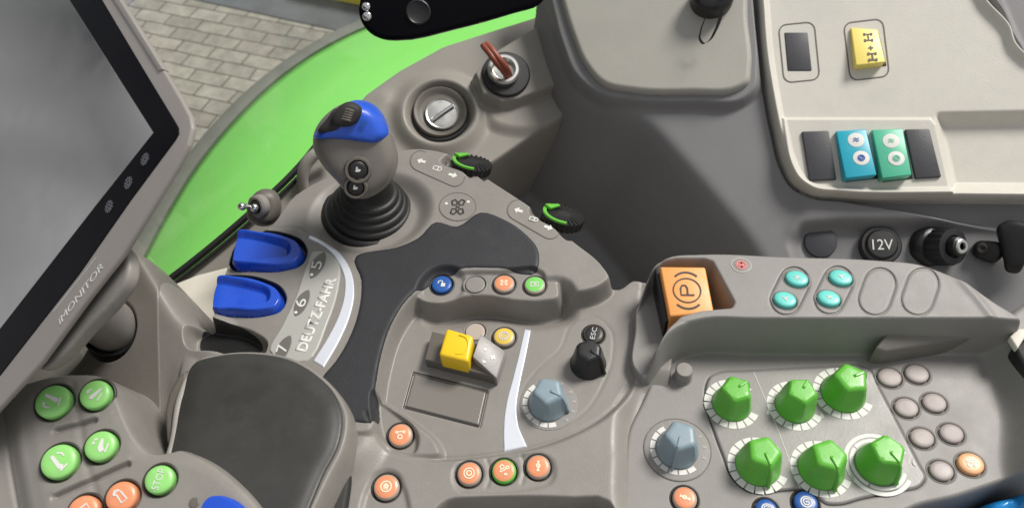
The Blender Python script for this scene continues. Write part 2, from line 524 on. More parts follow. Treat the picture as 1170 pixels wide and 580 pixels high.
ICONS = {
 'boom': [('f', [(-.62, .42), (-.5, .6), (.42, .25), (.5, 0), (.3, -.12), (.1, .02)]), ('l', [(.55, -.35), (.62, .3)]), ('l', [(-.6, -.2), (-.45, -.45), (-.1, -.5)]), ('f', [(-.65, 0), (-.6, -.25), (-.35, -.15)])],
 'boom_up': [('f', [(.55, .6), (.62, .4), (-.05, -.45), (-.35, -.45), (-.35, -.2)]), ('l', [(.35, -.6), (.7, .1)]), ('l', [(-.55, .3), (-.25, .45)]), ('f', [(-.7, .05), (-.35, .15), (-.6, .4)])],
 'bucket': [('f', [(-.62, .3), (-.4, .45), (.2, -.2), (.45, -.25), (.5, -.55), (.15, -.6)]), ('l', [(-.2, .6), (.15, .62), (.4, .4)]), ('l', [(.3, -.75), (.75, -.2)])],
 'bucket_dn': [('f', [(.1, .65), (.28, .6), (.35, -.1), (.5, -.4), (.1, -.6), (-.1, -.2)]), ('l', [(-.5, .5), (-.2, .6)]), ('f', [(-.68, .1), (-.35, .15), (-.5, .45)]), ('l', [(.55, -.6), (.75, .2)])],
 'arrow': [('l', [(-.6, .1), (-.25, .55), (.15, .3)]), ('l', [(-.6, .1), (-.3, .1), (.2, -.55), (.6, -.2), (.1, .3), (.15, .3)]), ('l', [(-.25, .55), (-.55, .5), (-.6, .1)])],
 'rings': [('c', 0, 0, .58), ('c', 0, 0, .27)],
 'gears': [('c', 0, -.25, .24), ('c', -.4, .25, .12), ('c', .4, .3, .12), ('l', [(-.2, .3), (.2, .35)])],
 'target': [('c', 0, 0, .55), ('l', [(-.25, .1), (0, .3), (.25, .1), (.1, -.3), (-.2, -.25), (-.25, .1)]), ('c', 0, 0, .12)],
 'links': [('c', -.2, .4, .22), ('c', .4, .35, .16), ('l', [(-.3, .2), (-.45, -.2), (0, 0), (.25, .2)]), ('f', [(.05, -.3), (.4, -.3), (.4, -.55), (.05, -.55)])],
 'valve': [('f', [(-.2, .6), (.2, .6), (.05, .3), (-.05, .3)]), ('c', 0, .05, .2), ('f', [(-.05, -.15), (.05, -.15), (.2, -.6), (-.2, -.6)]), ('l', [(-.12, .3), (.12, -.2)])],
 'lock': [('f', [(-.05, -.5), (.5, -.5), (.5, .05), (-.05, .05)]), ('l', [(.1, .05), (.1, .35), (-.15, .45), (-.4, .35), (-.45, 0)])],
 'screen': [('l', [(-.5, .3), (.5, .3), (.5, -.35), (-.5, -.35), (-.5, .3)]), ('f', [(-.15, .1), (.25, .1), (.25, -.15), (-.15, -.15)])],
 'dots': [('c', -.3, .25, .13), ('c', .3, .25, .13), ('c', -.3, -.25, .13), ('c', .3, -.25, .13), ('l', [(-.1, 0), (.15, .1)])],
 'spiral': [('c', 0, 0, .6), ('l', [(.35, .2), (.1, .4), (-.25, .3), (-.35, 0), (-.2, -.3), (.15, -.35), (.3, -.1), (.1, .08), (-.08, -.05)])],
 'tee': [('l', [(0, 0), (0, -.5)]), ('l', [(0, 0), (-.45, .3)]), ('l', [(0, 0), (.45, .3)]), ('c', 0, 0, .14)],
 'cross': [('l', [(-.35, -.3), (.35, .3)]), ('l', [(-.35, .3), (.35, -.3)]), ('c', .0, .0, .14)],
 'fan': [('l', [(0, -.5), (0, .5)]), ('l', [(-.45, -.25), (.45, .25)]), ('l', [(-.45, .25), (.45, -.25)])],
 'swirl': [('l', [(-.5, .1), (-.2, .4), (.2, .1), (.5, .4)]), ('l', [(-.5, -.35), (-.2, -.05), (.2, -.35), (.5, -.05)])],
 'brightness': [('c', 0, 0, .32)] + [('l', [(.55 * math.cos(a), .55 * math.sin(a)), (.95 * math.cos(a), .95 * math.sin(a))]) for a in np.linspace(0, 2 * PI, 12, endpoint=False)],
 'hare': [('f', [(-.5, -.1), (-.1, .25), (.5, .1), (.3, -.25), (-.3, -.3)]), ('l', [(-.3, .2), (-.1, .55)])],
 'aleft': [('f', [(-.9, 0), (-.1, .75), (-.1, .3), (.8, .3), (.8, -.3), (-.1, -.3), (-.1, -.75)])],
 'aright': [('f', [(.9, 0), (.1, .75), (.1, .3), (-.8, .3), (-.8, -.3), (.1, -.3), (.1, -.75)])],
 'box': [('l', [(-.8, .4), (.5, .5), (.8, 0), (.5, -.5), (-.8, -.4), (-.8, .4)]), ('l', [(.1, .5), (.1, -.5)])],
 'joystick': [('f', [(-.35, .3), (-.15, .3), (-.15, -.3), (-.35, -.3)]), ('f', [(-.6, .1), (-.45, .1), (-.45, -.1), (-.6, -.1)]), ('f', [(.15, .3), (.35, .3), (.35, -.3), (.15, -.3)]), ('f', [(.45, .1), (.6, .1), (.6, -.1), (.45, -.1)])],
 'quad': [('l', [(-.5, .6), (-.25, .75), (-.05, .5), (-.1, .2), (-.4, .2), (-.5, .6)]), ('l', [(.5, .6), (.25, .75), (.05, .5), (.1, .2), (.4, .2), (.5, .6)]),
          ('l', [(-.5, -.6), (-.25, -.75), (-.05, -.5), (-.1, -.2), (-.4, -.2), (-.5, -.6)]), ('l', [(.5, -.6), (.25, -.75), (.05, -.5), (.1, -.2), (.4, -.2), (.5, -.6)]),
          ('l', [(-.15, 0), (.15, 0)])],
 'axle': [('l', [(-.5, .6), (.5, .6)]), ('l', [(0, .6), (0, -.6)]), ('l', [(-.5, -.6), (.5, -.6)]), ('f', [(-.7, .85), (-.4, .85), (-.4, .35), (-.7, .35)]), ('f', [(.4, .85), (.7, .85), (.7, .35), (.4, .35)]), ('f', [(-.7, -.35), (-.4, -.35), (-.4, -.85), (-.7, -.85)]), ('f', [(.4, -.35), (.7, -.35), (.7, -.85), (.4, -.85)])],
 'plus': [('l', [(-.4, 0), (.4, 0)]), ('l', [(0, -.4), (0, .4)])],
 'drop': [('f', [(0, .9), (.35, 0), (.3, -.5), (0, -.75), (-.3, -.5), (-.35, 0)])],
}
def icon(key, P, N, size, material, parent, rot=0.0, w=0.14, th=0.1, dome=0.0, name='icon', sx=1.0):
    """printed mark: strokes and fills a tenth of a millimetre proud of its surface; size = half extent in metres"""
    U, V = surf_axes(P, N)
    c, s = math.cos(rot), math.sin(rot)
    U, V = U * c + V * s, -U * s + V * c
    m = MB()
    lift = 0.0
    def p3(x, y):
        return P + U * x * size * sx + V * y * size + N * (0.08 * MM - dome * (x * x + y * y))
    for st in ICONS[key]:
        lift += 0.012 * MM
        if st[0] == 'l':
            m.ribbon([p3(*q) + N * lift for q in st[1]], w * size, N, th * MM)
        elif st[0] == 'c':
            a = np.linspace(0, 2 * PI, 24, endpoint=False)
            m.ribbon([p3(st[1] + st[3] * math.cos(t), st[2] + st[3] * math.sin(t)) + N * lift for t in a], w * size, N, th * MM, closed=True)
        else:
            pts = np.array([p3(*q) + N * lift for q in st[1]])
            m.prism(pts + N * th * MM, -N * th * MM)
    return m.build(name, material, parent, ang=30)
def face_cam(P, N, k):
    """lean a normal towards the viewer's side, for caps set at a slant in the moulding"""
    return unit(N * (1 - k) + unit(CAM - P) * k)
def button(rel, parent, px, py, rpx, cap_mat, ik=None, imat=None, rot=0, rise=1.6, rim=None, lean=0.0, label=None, sx=1, sy=1, bezel='taupe_dark', isize=0.75, word=None, wrot=0.0, ang=0.0, carve=True, holder=None):
    P, N = rel.hit(px, py)
    N = face_cam(P, N, lean)
    r = rpx * 0.96 * px_len(P)
    U, V = surf_axes(P, N)
    ca, sa = math.cos(ang), math.sin(ang)
    U2 = U * ca + V * sa
    if carve:
        l = (P - rel.fr.O) @ rel.fr.X, (P - rel.fr.O) @ rel.fr.Y
        ux, uy = U2 @ rel.fr.X, U2 @ rel.fr.Y
        dx, dy = rel.gx - l[0], rel.gy - l[1]
        a, b = (dx * ux + dy * uy) / sx, (-dx * uy + dy * ux) / sy
        d = np.hypot(a, b) - (r + 0.9 * MM)
        rel.h = rel.h - 2.2 * MM * sstep(0.5 - d / (1.0 * MM))
    m = MB()
    m.lathe([(r + 1.75 * MM, -0.6 * MM), (r + 1.45 * MM, 0.05 * MM), (r + 1.05 * MM, 0.2 * MM), (r + 0.7 * MM, 0.0 * MM), (r + 0.45 * MM, -0.6 * MM), (r + 0.4 * MM, -1.8 * MM), (0.2 * MM, -1.9 * MM)], P, N, 40, U2, sx, sy, caps=False)
    z = rise * MM
    cm = MB()
    cm.lathe([(r, -1.7 * MM), (r, z * 0.4), (r * 0.985, z * 0.65), (r * 0.95, z * 0.85), (r * 0.88, z), (r * 0.6, z * 1.08), (r * 0.25, z * 1.12), (r * 0.02, z * 1.13)], P, N, 40, U2, sx, sy)
    c = cm.build('button', cap_mat, parent, ang=60, label=label)
    m.build('bezel', M['taupe_panel'] if cap_mat.name in ('button_grey', 'button_turquoise', 'taupe_plastic', 'button_rim', 'button_peach') else M['ring'], c, ang=50)  # dark ring colour paints the gap and contact shadow round the cap
    if rim:
        rm = MB()
        rm.lathe([(r * 1.02, -1.2 * MM), (r * 1.03, z * 0.2), (r * 1.02, z * 0.55), (r * 0.97, z * 0.78), (r * 0.90, z * 1.02), (r * 0.88, z * 0.9)], P, N, 40, U2, sx, sy, caps=False)
        rm.build('rim', M[rim], c, ang=60)
    top = P + N * z * 1.12
    if ik: icon(ik, top, N, r * isize, M[imat or 'white'], c, rot=rot, dome=0.1 * MM)
    if word:
        ww = r * 0.72
        cr, sr = math.cos(wrot), math.sin(wrot)
        UU, VV = U * cr + V * sr, -U * sr + V * cr
        h = r * 0.5
        text(word, top - UU * ww - VV * h / 2, top + UU * ww - VV * h / 2, N, M[imat or 'white'], c, height=h / MM)
    return c
def knob(parent, P, N, r, h, material, point=0.0, label=None, facets=5, rtop=0.58, base_mat=None, twist=0.0, fin=True):
    """rotary knob: round skirt rising to a faceted top, with a pointer rib; point = picture angle of the pointer"""
    U, V = surf_axes(P, N)
    seg = 60; rings = []
    def ring(rad, z, fk):
        out = []
        for k in range(seg):
            a = 2 * PI * k / seg
            loc = ((a - point) % (2 * PI / facets)) - PI / facets
            poly = math.cos(PI / facets) / math.cos(loc); poly = 1 - (1 - poly) * 1.0; poly = min(poly, 0.965 - 0.25 * max(0, abs(loc) - PI / facets * .72))
            s = rad * ((1 - fk) + fk * poly / math.cos(PI / facets) * 0.87)
            out.append(P + U * math.cos(a) * s + V * math.sin(a) * s + N * z)
        return out
    prof = [(1.0, 0.0, 0), (1.0, 0.08, 0), (0.99, 0.13, 0.3), (0.965, 0.26, 0.7), (0.885, 0.56, 1), (0.79, 0.82, 1), (0.75, 0.90, 1), (0.69, 0.955, 1), (0.60, 0.985, 1), (0.45, 0.99, 1), (0.05, 0.99, 1)]
    for (a, z, fk) in prof: rings.append(ring(r * a, h * z, fk))
    m = MB(); m.loft(rings)
    k = m.build('knob', material, parent, ang=28, label=label)
    if fin:
        d = U * math.cos(point) + V * math.sin(point); s = np.cross(N, d)
        f = MB(); w = r * 0.08
        path = [(0.15, 1.02), (0.60, 1.0), (0.82, 0.82), (0.98, 0.5), (1.07, 0.2), (1.15, 0.05)]
        rg = []
        for (a, z) in path:
            c = P + d * r * a + N * h * z
            nn = unit(d * 0.8 + N * 0.6)
            rg.append([c - s * w - nn * r * .12, c + s * w - nn * r * .12, c + s * w * .7 + nn * r * .05, c - s * w * .7 + nn * r * .05])
        f.loft(rg)
        f.build('pointer', material, k, bevel=0.15)
    return k
def scale_ring(parent, P, N, r0, r1, a0, a1, n, material, th=0.12, gap=0.16, name='scale_ring'):
    U, V = surf_axes(P, N)
    m = MB()
    for i in range(n):
        b0 = a0 + (a1 - a0) * (i + gap / 2) / n; b1 = a0 + (a1 - a0) * (i + 1 - gap / 2) / n
        aa = np.linspace(b0, b1, max(6, int((b1 - b0) / 0.08)))
        out = [P + U * math.cos(a) * r1 + V * math.sin(a) * r1 for a in aa] + [P + U * math.cos(a) * r0 + V * math.sin(a) * r0 for a in aa[::-1]]
        m.prism(np.array(out) + N * (0.06 + th) * MM, -N * th * MM)
    return m.build(name, material, parent, ang=30)
def disc(parent, P, N, r, th, material, name='disc', edge=0.6, sx=1, sy=1, label=None):
    m = MB()
    m.lathe([(r, -0.6 * MM), (r, th * MM * 0.5), (r - edge * 0.4 * MM, th * MM * .9), (r - edge * MM, th * MM), (r * .01, th * MM)], P, N, 56, None, sx, sy)
    return m.build(name, material, parent, ang=50, label=label)
def rpoly(px, py, w, h, rot, rad, k=5):
    """rounded rectangle in photo pixels"""
    out = []
    for (cx, cy, a0) in ((w / 2 - rad, h / 2 - rad, 0), (-w / 2 + rad, h / 2 - rad, 90), (-w / 2 + rad, -h / 2 + rad, 180), (w / 2 - rad, -h / 2 + rad, 270)):
        for t in np.linspace(a0, a0 + 90, k):
            x = cx + rad * math.cos(math.radians(t)); y = cy + rad * math.sin(math.radians(t))
            out.append((px + x * math.cos(rot) - y * math.sin(rot), py + x * math.sin(rot) + y * math.cos(rot)))
    return out

def band(ctr, widths):
    """outline of a strip of changing width along a photo curve"""
    c = spline(ctr, 6, False); w = np.interp(np.linspace(0, 1, len(c)), np.linspace(0, 1, len(widths)), widths)
    t = np.gradient(c, axis=0); t /= np.linalg.norm(t, axis=1)[:, None]
    nrm = np.stack([-t[:, 1], t[:, 0]], 1)
    return [tuple(p) for p in np.concatenate([c + nrm * w[:, None] / 2, (c - nrm * w[:, None] / 2)[::-1]])]

# ================================================================== ARMREST
FA = Frame((0, 0, 0), (0, 0, 1))
armrest = empty('armrest', (0, -0.05, 0), 'taupe armrest console with blue paddles, yellow rocker and curved charcoal pad, below the joystick', 'armrest')
ra = Relief(FA, (-20, 150, 790, 640), -95, res=0.42)
BODY = [(300, 262, 12), (335, 222, 12), (400, 190, 12), (478, 168, 12), (520, 176, 12), (560, 203, 12), (610, 236, 12), (655, 272, 12),
        (695, 306, 12), (703, 318, 6), (722, 316, 0), (745, 320, 0), (752, 400, 0), (752, 430), (746, 470), (738, 520), (735, 575),
        (690, 576, 2), (655, 573, 2), (600, 571, 2), (540, 573, 2), (505, 580, 2), (470, 605), (400, 660), (300, 660), (200, 660), (150, 540), (215, 400, 8), (245, 366, 12), (241, 340, 12), (255, 310, 12), (262, 285, 12), (268, 272, 12)]
ra.setto(BODY, 0, 5)
DECK = [(300, 262), (335, 222), (400, 190), (478, 168), (520, 176), (560, 203), (610, 236), (655, 272), (693, 305), (698, 317), (688, 326),
        (660, 334), (640, 334), (624, 322), (618, 311), (570, 311), (520, 313), (496, 321), (468, 344), (450, 371), (438, 407), (431, 446), (428, 486), (424, 492), (400, 496),
        (380, 500), (300, 520), (210, 500), (212, 400), (245, 366), (241, 340), (255, 310), (262, 285), (268, 272)]
ra.setto(DECK, 13, 2.6, mode='max')
# column that carries the monitor's arm
ra.setto([(134, 296), (163, 291), (192, 297), (208, 318), (229, 352), (252, 378), (240, 420), (222, 470), (190, 540), (140, 540), (60, 520), (10, 470), (30, 420), (84, 370), (112, 325)], 11, 18, ph=14, mode='max', tilt=(0.22, 0.5))
ra.blur(4.5, [(120, 285), (165, 282), (200, 290), (222, 325), (236, 360), (222, 400), (200, 440), (190, 520), (100, 520), (60, 470), (80, 380)], ph=12)
ra.dish(128, 378, 12.5, 14, 4, ph=13)
# hollow round the joystick boot
ra.dish(424, 242, 29, 7, 12, ph=12, sx=1.05, sy=0.92)
# rim round the inner basin, button ledge, lower deck
LEDGE = [(472, 338), (476, 326), (490, 316), (520, 307), (600, 308), (632, 316), (640, 326), (640, 340), (620, 345), (593, 345), (549, 339), (520, 342), (497, 347), (478, 343)]
ra.setto([(494, 372), (496, 356), (508, 349), (545, 346), (600, 348), (645, 348), (652, 364), (620, 374), (560, 368), (504, 374)], -6, 11, ph=-4, mode='min')
ra.setto(LEDGE, 10.5, 3.0, mode='max')
ra.setto([(480, 336), (484, 325), (498, 313), (520, 312), (529, 318), (531, 330), (524, 340), (500, 345), (485, 342)], 8.8, 3)
LOWER = [(404, 494, 3), (424, 486, 3), (430, 498), (446, 514), (475, 521), (560, 519), (640, 501), (700, 467), (722, 440), (727, 410), (728, 380), (760, 380), (760, 480), (740, 600), (400, 660), (380, 520)]
ra.setto(LOWER, 4.5, 3.5, mode='max')
ra.groove([(424, 486), (430, 498), (446, 514), (475, 521), (560, 519), (640, 501), (700, 467), (722, 440), (727, 410)], 0.7, 0.6, closed=False)
ra.setto([(370, 465), (412, 466), (428, 474), (433, 492), (426, 514), (405, 534), (370, 540)], 11, 14, ph=9, mode='max')
# leaf pocket round the lone orange button
ra.setto([(431, 455), (452, 466), (478, 484), (500, 505), (504, 517), (478, 521), (448, 514), (433, 500), (429, 480)], 5.0, 2.5, mode='max')
ra.setto([(433, 460), (452, 472), (470, 488), (478, 503), (474, 519), (455, 517), (438, 502), (432, 482)], 1.5, 2.0)
# pockets of the row of three buttons and of the single one
ra.setto(rpoly(576, 541, 116, 36, -0.08, 16), 3.3, 2.5, ph=4)
ra.groove([(556, 556), (561, 540), (556, 524)], 0.7, 0.7, closed=False, ph=3)
ra.groove([(596, 552), (600, 536), (596, 520)], 0.7, 0.7, closed=False, ph=3)
ra.setto([(422, 552), (430, 541), (442, 537), (454, 541), (460, 552), (460, 620), (420, 620)], 2.6, 2.5, ph=4)
ra.setto([(716, 470), (730, 440), (760, 440), (760, 620), (722, 600), (712, 530)], -2, 12, mode='min')
ra.setto([(496, 660), (500, 586), (512, 576), (535, 573), (600, 571.5), (655, 573), (692, 576), (700, 590), (700, 660)], -45, 4, ph=4, n=3, mode='min')
ra.setto([(-60, 380), (60, 352), (110, 380), (130, 430), (70, 580), (-60, 580)], -14, 24, ph=-14, mode='max')
# soft shapes: a rounded arch between basin and control panel
ra.groove([(734, 322), (731, 350), (733, 385), (726, 425), (704, 462)], 0.5, 0.8, closed=False)
ra.groove([(744, 330), (718, 327), (706, 330)], 0.4, 0.7, closed=False)
ra.groove([(600, 481), (640, 487), (668, 470), (690, 436), (700, 405), (697, 376), (680, 362), (655, 368), (640, 398), (612, 424), (596, 450)], 0.25, 0.5)
# seam between deck and joystick surround
ra.groove([(352, 268), (340, 262), (310, 262)], 0.4, 0.6, ph=12, closed=False)
ra.blur(0.45)
# display recess groove, paddle wells
DISP = [(473, 426), (557, 447), (548, 487), (462, 465)]
ra.groove(DISP, 1.2, 0.45, smooth=False)
PADDLES = [[(266, 285), (272, 269), (300, 266), (330, 270), (345, 277), (350, 289), (343, 302), (325, 308), (290, 309), (265, 306)],
           [(242, 340), (250, 320), (275, 317), (305, 322), (322, 331), (326, 342), (320, 354), (302, 360), (270, 361), (242, 358)]]
for q in PADDLES: ra.setto(q, 9, 2.0, ph=13)
ra.setto([(217, 396), (219, 380), (232, 373), (262, 374), (290, 382), (304, 395), (302, 402), (250, 402)], 5, 3.0, ph=12)
# thumbwheel slots on the bridge's outer edge
ra.setto([(505, 186), (516, 178), (545, 192), (556, 206), (548, 210), (530, 198)], 7, 2.5, ph=11, mode='min')
ra.setto([(606, 242), (618, 232), (648, 250), (662, 270), (652, 276), (634, 262)], 7, 2.5, ph=11, mode='min')

AB = []
AB.append(button(ra, armrest, 505, 326, 12, M['btn_blue'], 'lock', rise=1.5, bezel='taupe'))
AB.append(button(ra, armrest, 576, 325, 12, M['btn_orange'], 'dots', 'cream_print', rise=1.5, rim='btn_rim'))
AB.append(button(ra, armrest, 611, 326.5, 12, M['btn_green2'], 'screen', rise=1.5, rim='btn_rim'))
for (x, y) in ((543, 325), (543, 379)):
    button(ra, armrest, x, y, 11.5, M['taupe'] if y < 350 else M['btn_rim'], rise=0.35, label='flush blank button, same taupe as the console' if y < 350 else 'flush brownish blank button behind the yellow rocker')
button(ra, armrest, 576, 386, 12.5, M['btn_yellow'], 'spiral', 'soft_white', rise=1.8, rim='btn_rim')
button(ra, armrest, 458, 498, 14, M['btn_orange'], 'gears', 'cream_print', rise=2.2, rim='btn_rim', lean=0.25)
button(ra, armrest, 442, 557, 15, M['btn_orange'], 'target', 'cream_print', rise=2.2, rim='btn_rim', lean=0.25)
button(ra, armrest, 536.5, 542, 14, M['btn_orange'], 'rings', 'cream_print', rise=2.2, rim='btn_rim', lean=0.25)
button(ra, armrest, 576, 539, 14, M['btn_orange'], 'links', 'cream_print', rise=2.2, rim='btn_rim_green', lean=0.25, label='orange button with a bright green rim and a linkage symbol')
button(ra, armrest, 615, 534, 14, M['btn_orange'], 'valve', 'cream_print', rise=2.2, rim='btn_rim', lean=0.25)
button(ra, armrest, 678, 382.5, 11.5, M['black'], word='ESC', imat='soft_white', wrot=1.35, rise=1.4, rim='taupe_dark', label='black round button lettered ESC')

# body mesh
body = link('console_body', ra.mesh('console_body', keep=ra.h > -0.09), M['taupe'], armrest)
# soft pad over the bridge
PAD = [(407, 293), (420, 286), (452, 283), (478, 272), (498, 254), (522, 259), (549, 243), (578, 252), (601, 268), (614, 284), (616, 298), (614, 307), (570, 306),
       (520, 308), (495, 318), (466, 341), (447, 370), (435, 406), (428, 446), (424, 482), (402, 481), (378, 478), (362, 455), (368, 432), (384, 412), (401, 382), (411, 350), (413, 320)]
ra.overlay('soft_pad', PAD, 1.0, 2.2, M['pad'], armrest, ph=13, res=0.3, n=4)
# thin cover left of the monitor column's seam; its darker taupe paints in shade
ra.overlay('column_shade_cover', [(128, 292), (163, 289), (186, 296), (194, 306), (193, 335), (184, 380), (174, 430), (163, 480), (150, 520), (100, 520), (60, 480), (70, 400), (100, 340)], 0.5, 0.8, M['column'], armrest, ph=14, res=0.42)
# silver trims
ra.overlay('silver_trim', band([(353, 271), (372, 279), (388, 295), (398, 316), (399, 338), (393, 362), (381, 388), (364, 416)], [4, 6, 8, 9, 11, 12, 13, 14]), 0.6, 0.5, M['silver'], armrest, ph=13, res=0.2, smooth=False)
ra.overlay('silver_trim', band([(603, 376), (597, 405), (590, 435), (584, 465), (584, 488), (589, 513)], [7, 8, 9, 12, 17, 27]), 0.6, 0.5, M['silver'], armrest, res=0.2, smooth=False)
# label plate
PLATE = [(358, 287), (370, 287), (381, 292), (388, 305), (387, 325), (375, 366), (350, 412), (308, 400), (322, 372), (338, 338), (350, 303)]
pl, plr = ra.overlay('label_plate', PLATE, 0.7, 0.8, M['plate'], armrest, ph=13.5, res=0.25, n=5)
ra.groove(PLATE, 0.5, 0.5, ph=13)
for (ch, x, y) in (('5', 363, 303), ('6', 345, 346), ('7', 324, 398)):
    a = math.radians(-62)
    leaf = [(x + 17 * math.cos(t) * math.cos(a) - 7 * math.sin(t) * abs(math.sin(t)) ** .5 * math.sin(a) * -1 * -1, y + 17 * math.cos(t) * math.sin(a) + 7 * math.sin(t) * abs(math.sin(t)) ** .5 * math.cos(a)) for t in np.linspace(0, 2 * PI, 20, endpoint=False)]
    lf, lr = plr.overlay('number_oval', leaf, 0.25, 0.3, M['leafdark'], armrest, ph=13.7, res=0.2, sink=0.3)
    P1, N1 = plr.hit(x + 3, y + 5); P2, _ = plr.hit(x + 6, y - 4)
    text(ch, P1 + N1 * .27 * MM, P2 + N1 * .27 * MM, N1, M['white'], lf, height=5.4, name='numeral')
    Pd, Nd = plr.hit(x - 7, y + 11)
    disc(lf, Pd, Nd, 0.9 * MM, 0.45, M['white'], name='dot', edge=0.1)
P1, N1 = plr.hit(350, 402); P2, _ = plr.hit(385, 318)
text('DEUTZ-FAHR', P1, P2, N1, M['white'], pl, height=6.0, name='lettering', bold=0.045)

# blue paddles
for q, lab in zip(PADDLES, ('blue paddle nearer the window', 'blue paddle nearer the palm rest')):
    c = np.array(q).mean(0)
    well = [tuple(c + (np.array(p) - c) * 1.03) for p in q]
    w_, _ = ra.overlay('paddle_well', well, 0.25, 0.4, M['black'], armrest, ph=11, res=0.3)
    pq = [(c[0] - 2 + (p[0] - c[0]) * .94, c[1] - 2 + (p[1] - c[1]) * .90) for p in q]
    sc = FA.poly([(c[0] - 52, c[1] - 12), (c[0] + 2, c[1] - 15), (c[0] + 20, c[1] - 8), (c[0] + 19, c[1] + 1), (c[0] + 2, c[1] + 5), (c[0] - 52, c[1] + 7)], 17)
    cl = FA.loc(c[0], c[1], 17)
    def shp(o, d, t, sc=sc, cl=cl):
        dd = sdf_grid(o.gx, o.gy, sc, 0.05)
        return -3.8 * MM * sstep(0.5 - dd / (3.5 * MM)) - (o.gx - cl[0]) * 0.10 + 0.8 * MM * sstep(-(o.gx - cl[0]) / (12 * MM) - 0.5)
    ra.overlay('paddle', [tuple(p) for p in spline(pq, 5)], 9.0, 1.5, M['blue'], armrest, ph=16, res=0.25, sink=1.0, smooth=False, shape=shp, label=lab)
w_, _ = ra.overlay('paddle_well', [(229, 400), (230, 386), (238, 379), (262, 378), (288, 385), (300, 396), (298, 402), (250, 404)], 0.25, 0.4, M['black'], armrest, ph=6, res=0.3)

# printed arrow fields on the bridge
for (x0, y0, ang) in ((500, 193, 0.42), (610, 251, 0.52)):
    fl = rpoly(x0, y0, 66, 23, ang, 11.4)
    o1, r1 = ra.overlay('symbol_plate', fl, 0.22, 0.3, M['taupe'], armrest, ph=13, res=0.25, sink=0.3, smooth=False)
    q = [ra.hit(*p)[0] for p in fl]; N1 = np.array((0, 0, 1.0))
    m = MB(); m.ribbon([p + N1 * 0.2 * MM for p in q], 0.45 * MM, N1, 0.12 * MM, closed=True); m.build('outline', M['taupe_dark'], o1)
    for (k, dx) in (('aleft', -20), ('box', 0), ('aright', 19)):
        P, N = ra.hit(x0 + dx * math.cos(ang), y0 + dx * math.sin(ang))
        icon(k, P + N * .25 * MM, N, 6.3 * px_len(P), M['white'], o1, rot=-ang * 0.8, w=0.2)
fl = [(523 + 21 * math.cos(t), 236.5 + 16 * math.sin(t)) for t in np.linspace(0, 2 * PI, 24, endpoint=False)]
o1, r1 = ra.overlay('symbol_plate', fl, 0.22, 0.3, M['taupe'], armrest, ph=13, res=0.25, sink=0.3)
q = [ra.hit(*p)[0] for p in fl]
m = MB(); m.ribbon([p + N1 * 0.2 * MM for p in q], 0.4 * MM, N1, 0.12 * MM, closed=True); m.build('outline', M['taupe_dark'], o1)
P, N = ra.hit(523, 237); icon('quad', P + N * .25 * MM, N, 15 * px_len(P), M['black_print'], o1, w=0.13)
for (x, y) in ((510, 233), (535, 231)):
    P, N = ra.hit(x, y); disc(o1, P + N * .25 * MM, N, 0.9 * MM, 0.15, M['white'], name='dot', edge=0.1)

# display
m = MB(); m.ribbon([ra.hit(*p)[0] + N1 * 0.9 * MM for p in ((473, 426), (557, 447), (548, 487), (462, 465))], 0.7 * MM, N1, .12 * MM, closed=True); m.build('display_gap', M['gap'], armrest)
ra.overlay('display', [(474.5, 428.5), (555, 448.5), (546.5, 484.5), (464, 463.5)], 0.25, 0.3, M['display'], armrest, smooth=False, res=0.25)

# yellow rocker on its wedge
def prism_px(fr, top, bottom, name, material, parent, bevel=0.6, **kw):
    """solid from photo outlines: top [(px,py,h)], bottom [(px,py,h)] given on the frame's normal heights"""
    m = MB()
    m.loft([[fr.W(*p) for p in bottom], [fr.W(*p) for p in top]])
    return m.build(name, material, parent, bevel=bevel, **kw)
def block(fr, px, htop, thick, name, material, parent, bevel=0.6, skew=0.0, **kw):
    """solid with the top outline px at height htop, walls going down the frame's normal"""
    hs = htop if hasattr(htop, '__len__') else [htop] * len(px)
    t = [fr.W(p[0], p[1], h) for p, h in zip(px, hs)]
    c = sum(t) / len(t)
    b = [c + (p - c) * (1 + skew) - fr.N * (fr.N @ (p - fr.O) - (min(hs) - thick) * MM) for p in t]
    m = MB(); m.loft([b, t])
    return m.build(name, material, parent, bevel=bevel, **kw)
base = block(FA, [(494, 378), (577.5, 400), (567.5, 431), (485, 410)], 7.0, 9, 'rocker_base', M['taupe_dark'], armrest, bevel=0.5)
wd = block(FA, [(540, 407), (549, 381), (577.5, 401), (567.5, 432)], [13, 13, 7.3, 7.3], 7, 'indicator_wedge', M['overlay'], base, bevel=0.5)
for (x, y, k) in ((554, 399, 'plus'), (563, 408, 'dots'), (553, 413, 'hare')):
    Pw = FA.W(x, y, 10); Nw = unit(np.cross(FA.W(577.5, 401, 7.3) - FA.W(549, 381, 13), FA.W(540, 407, 13) - FA.W(549, 381, 13)))
    if Nw[2] < 0: Nw = -Nw
    a0 = FA.W(549, 381, 13); d = ray(x, y); tt = ((a0 - CAM) @ Nw) / (d @ Nw)
    icon(k, CAM + d * tt + Nw * .05 * MM, Nw, 5 * px_len(Pw), M['white'], armrest, w=0.3, name='indicator_mark')
yl = block(FA, [(510, 374), (541, 383), (535, 413), (501, 405)], [17, 17, 16, 16], 12, 'rocker', M['yellow'], base, bevel=1.6, seg=4, label='yellow rocker cap standing on the dark wedge base')
yp = FA.W(524, 391, 14.0)
yq = [(525, 382, 17.0), (533, 386, 16.8), (535, 395, 16.4), (530, 403, 16.1), (521, 404, 16.1)]
m = MB(); m.tube([FA.W(*p) for p in spline(yq, 5, False)], 0.55 * MM, 8); m.build('thumb_ridge', M['yellow'], yl)

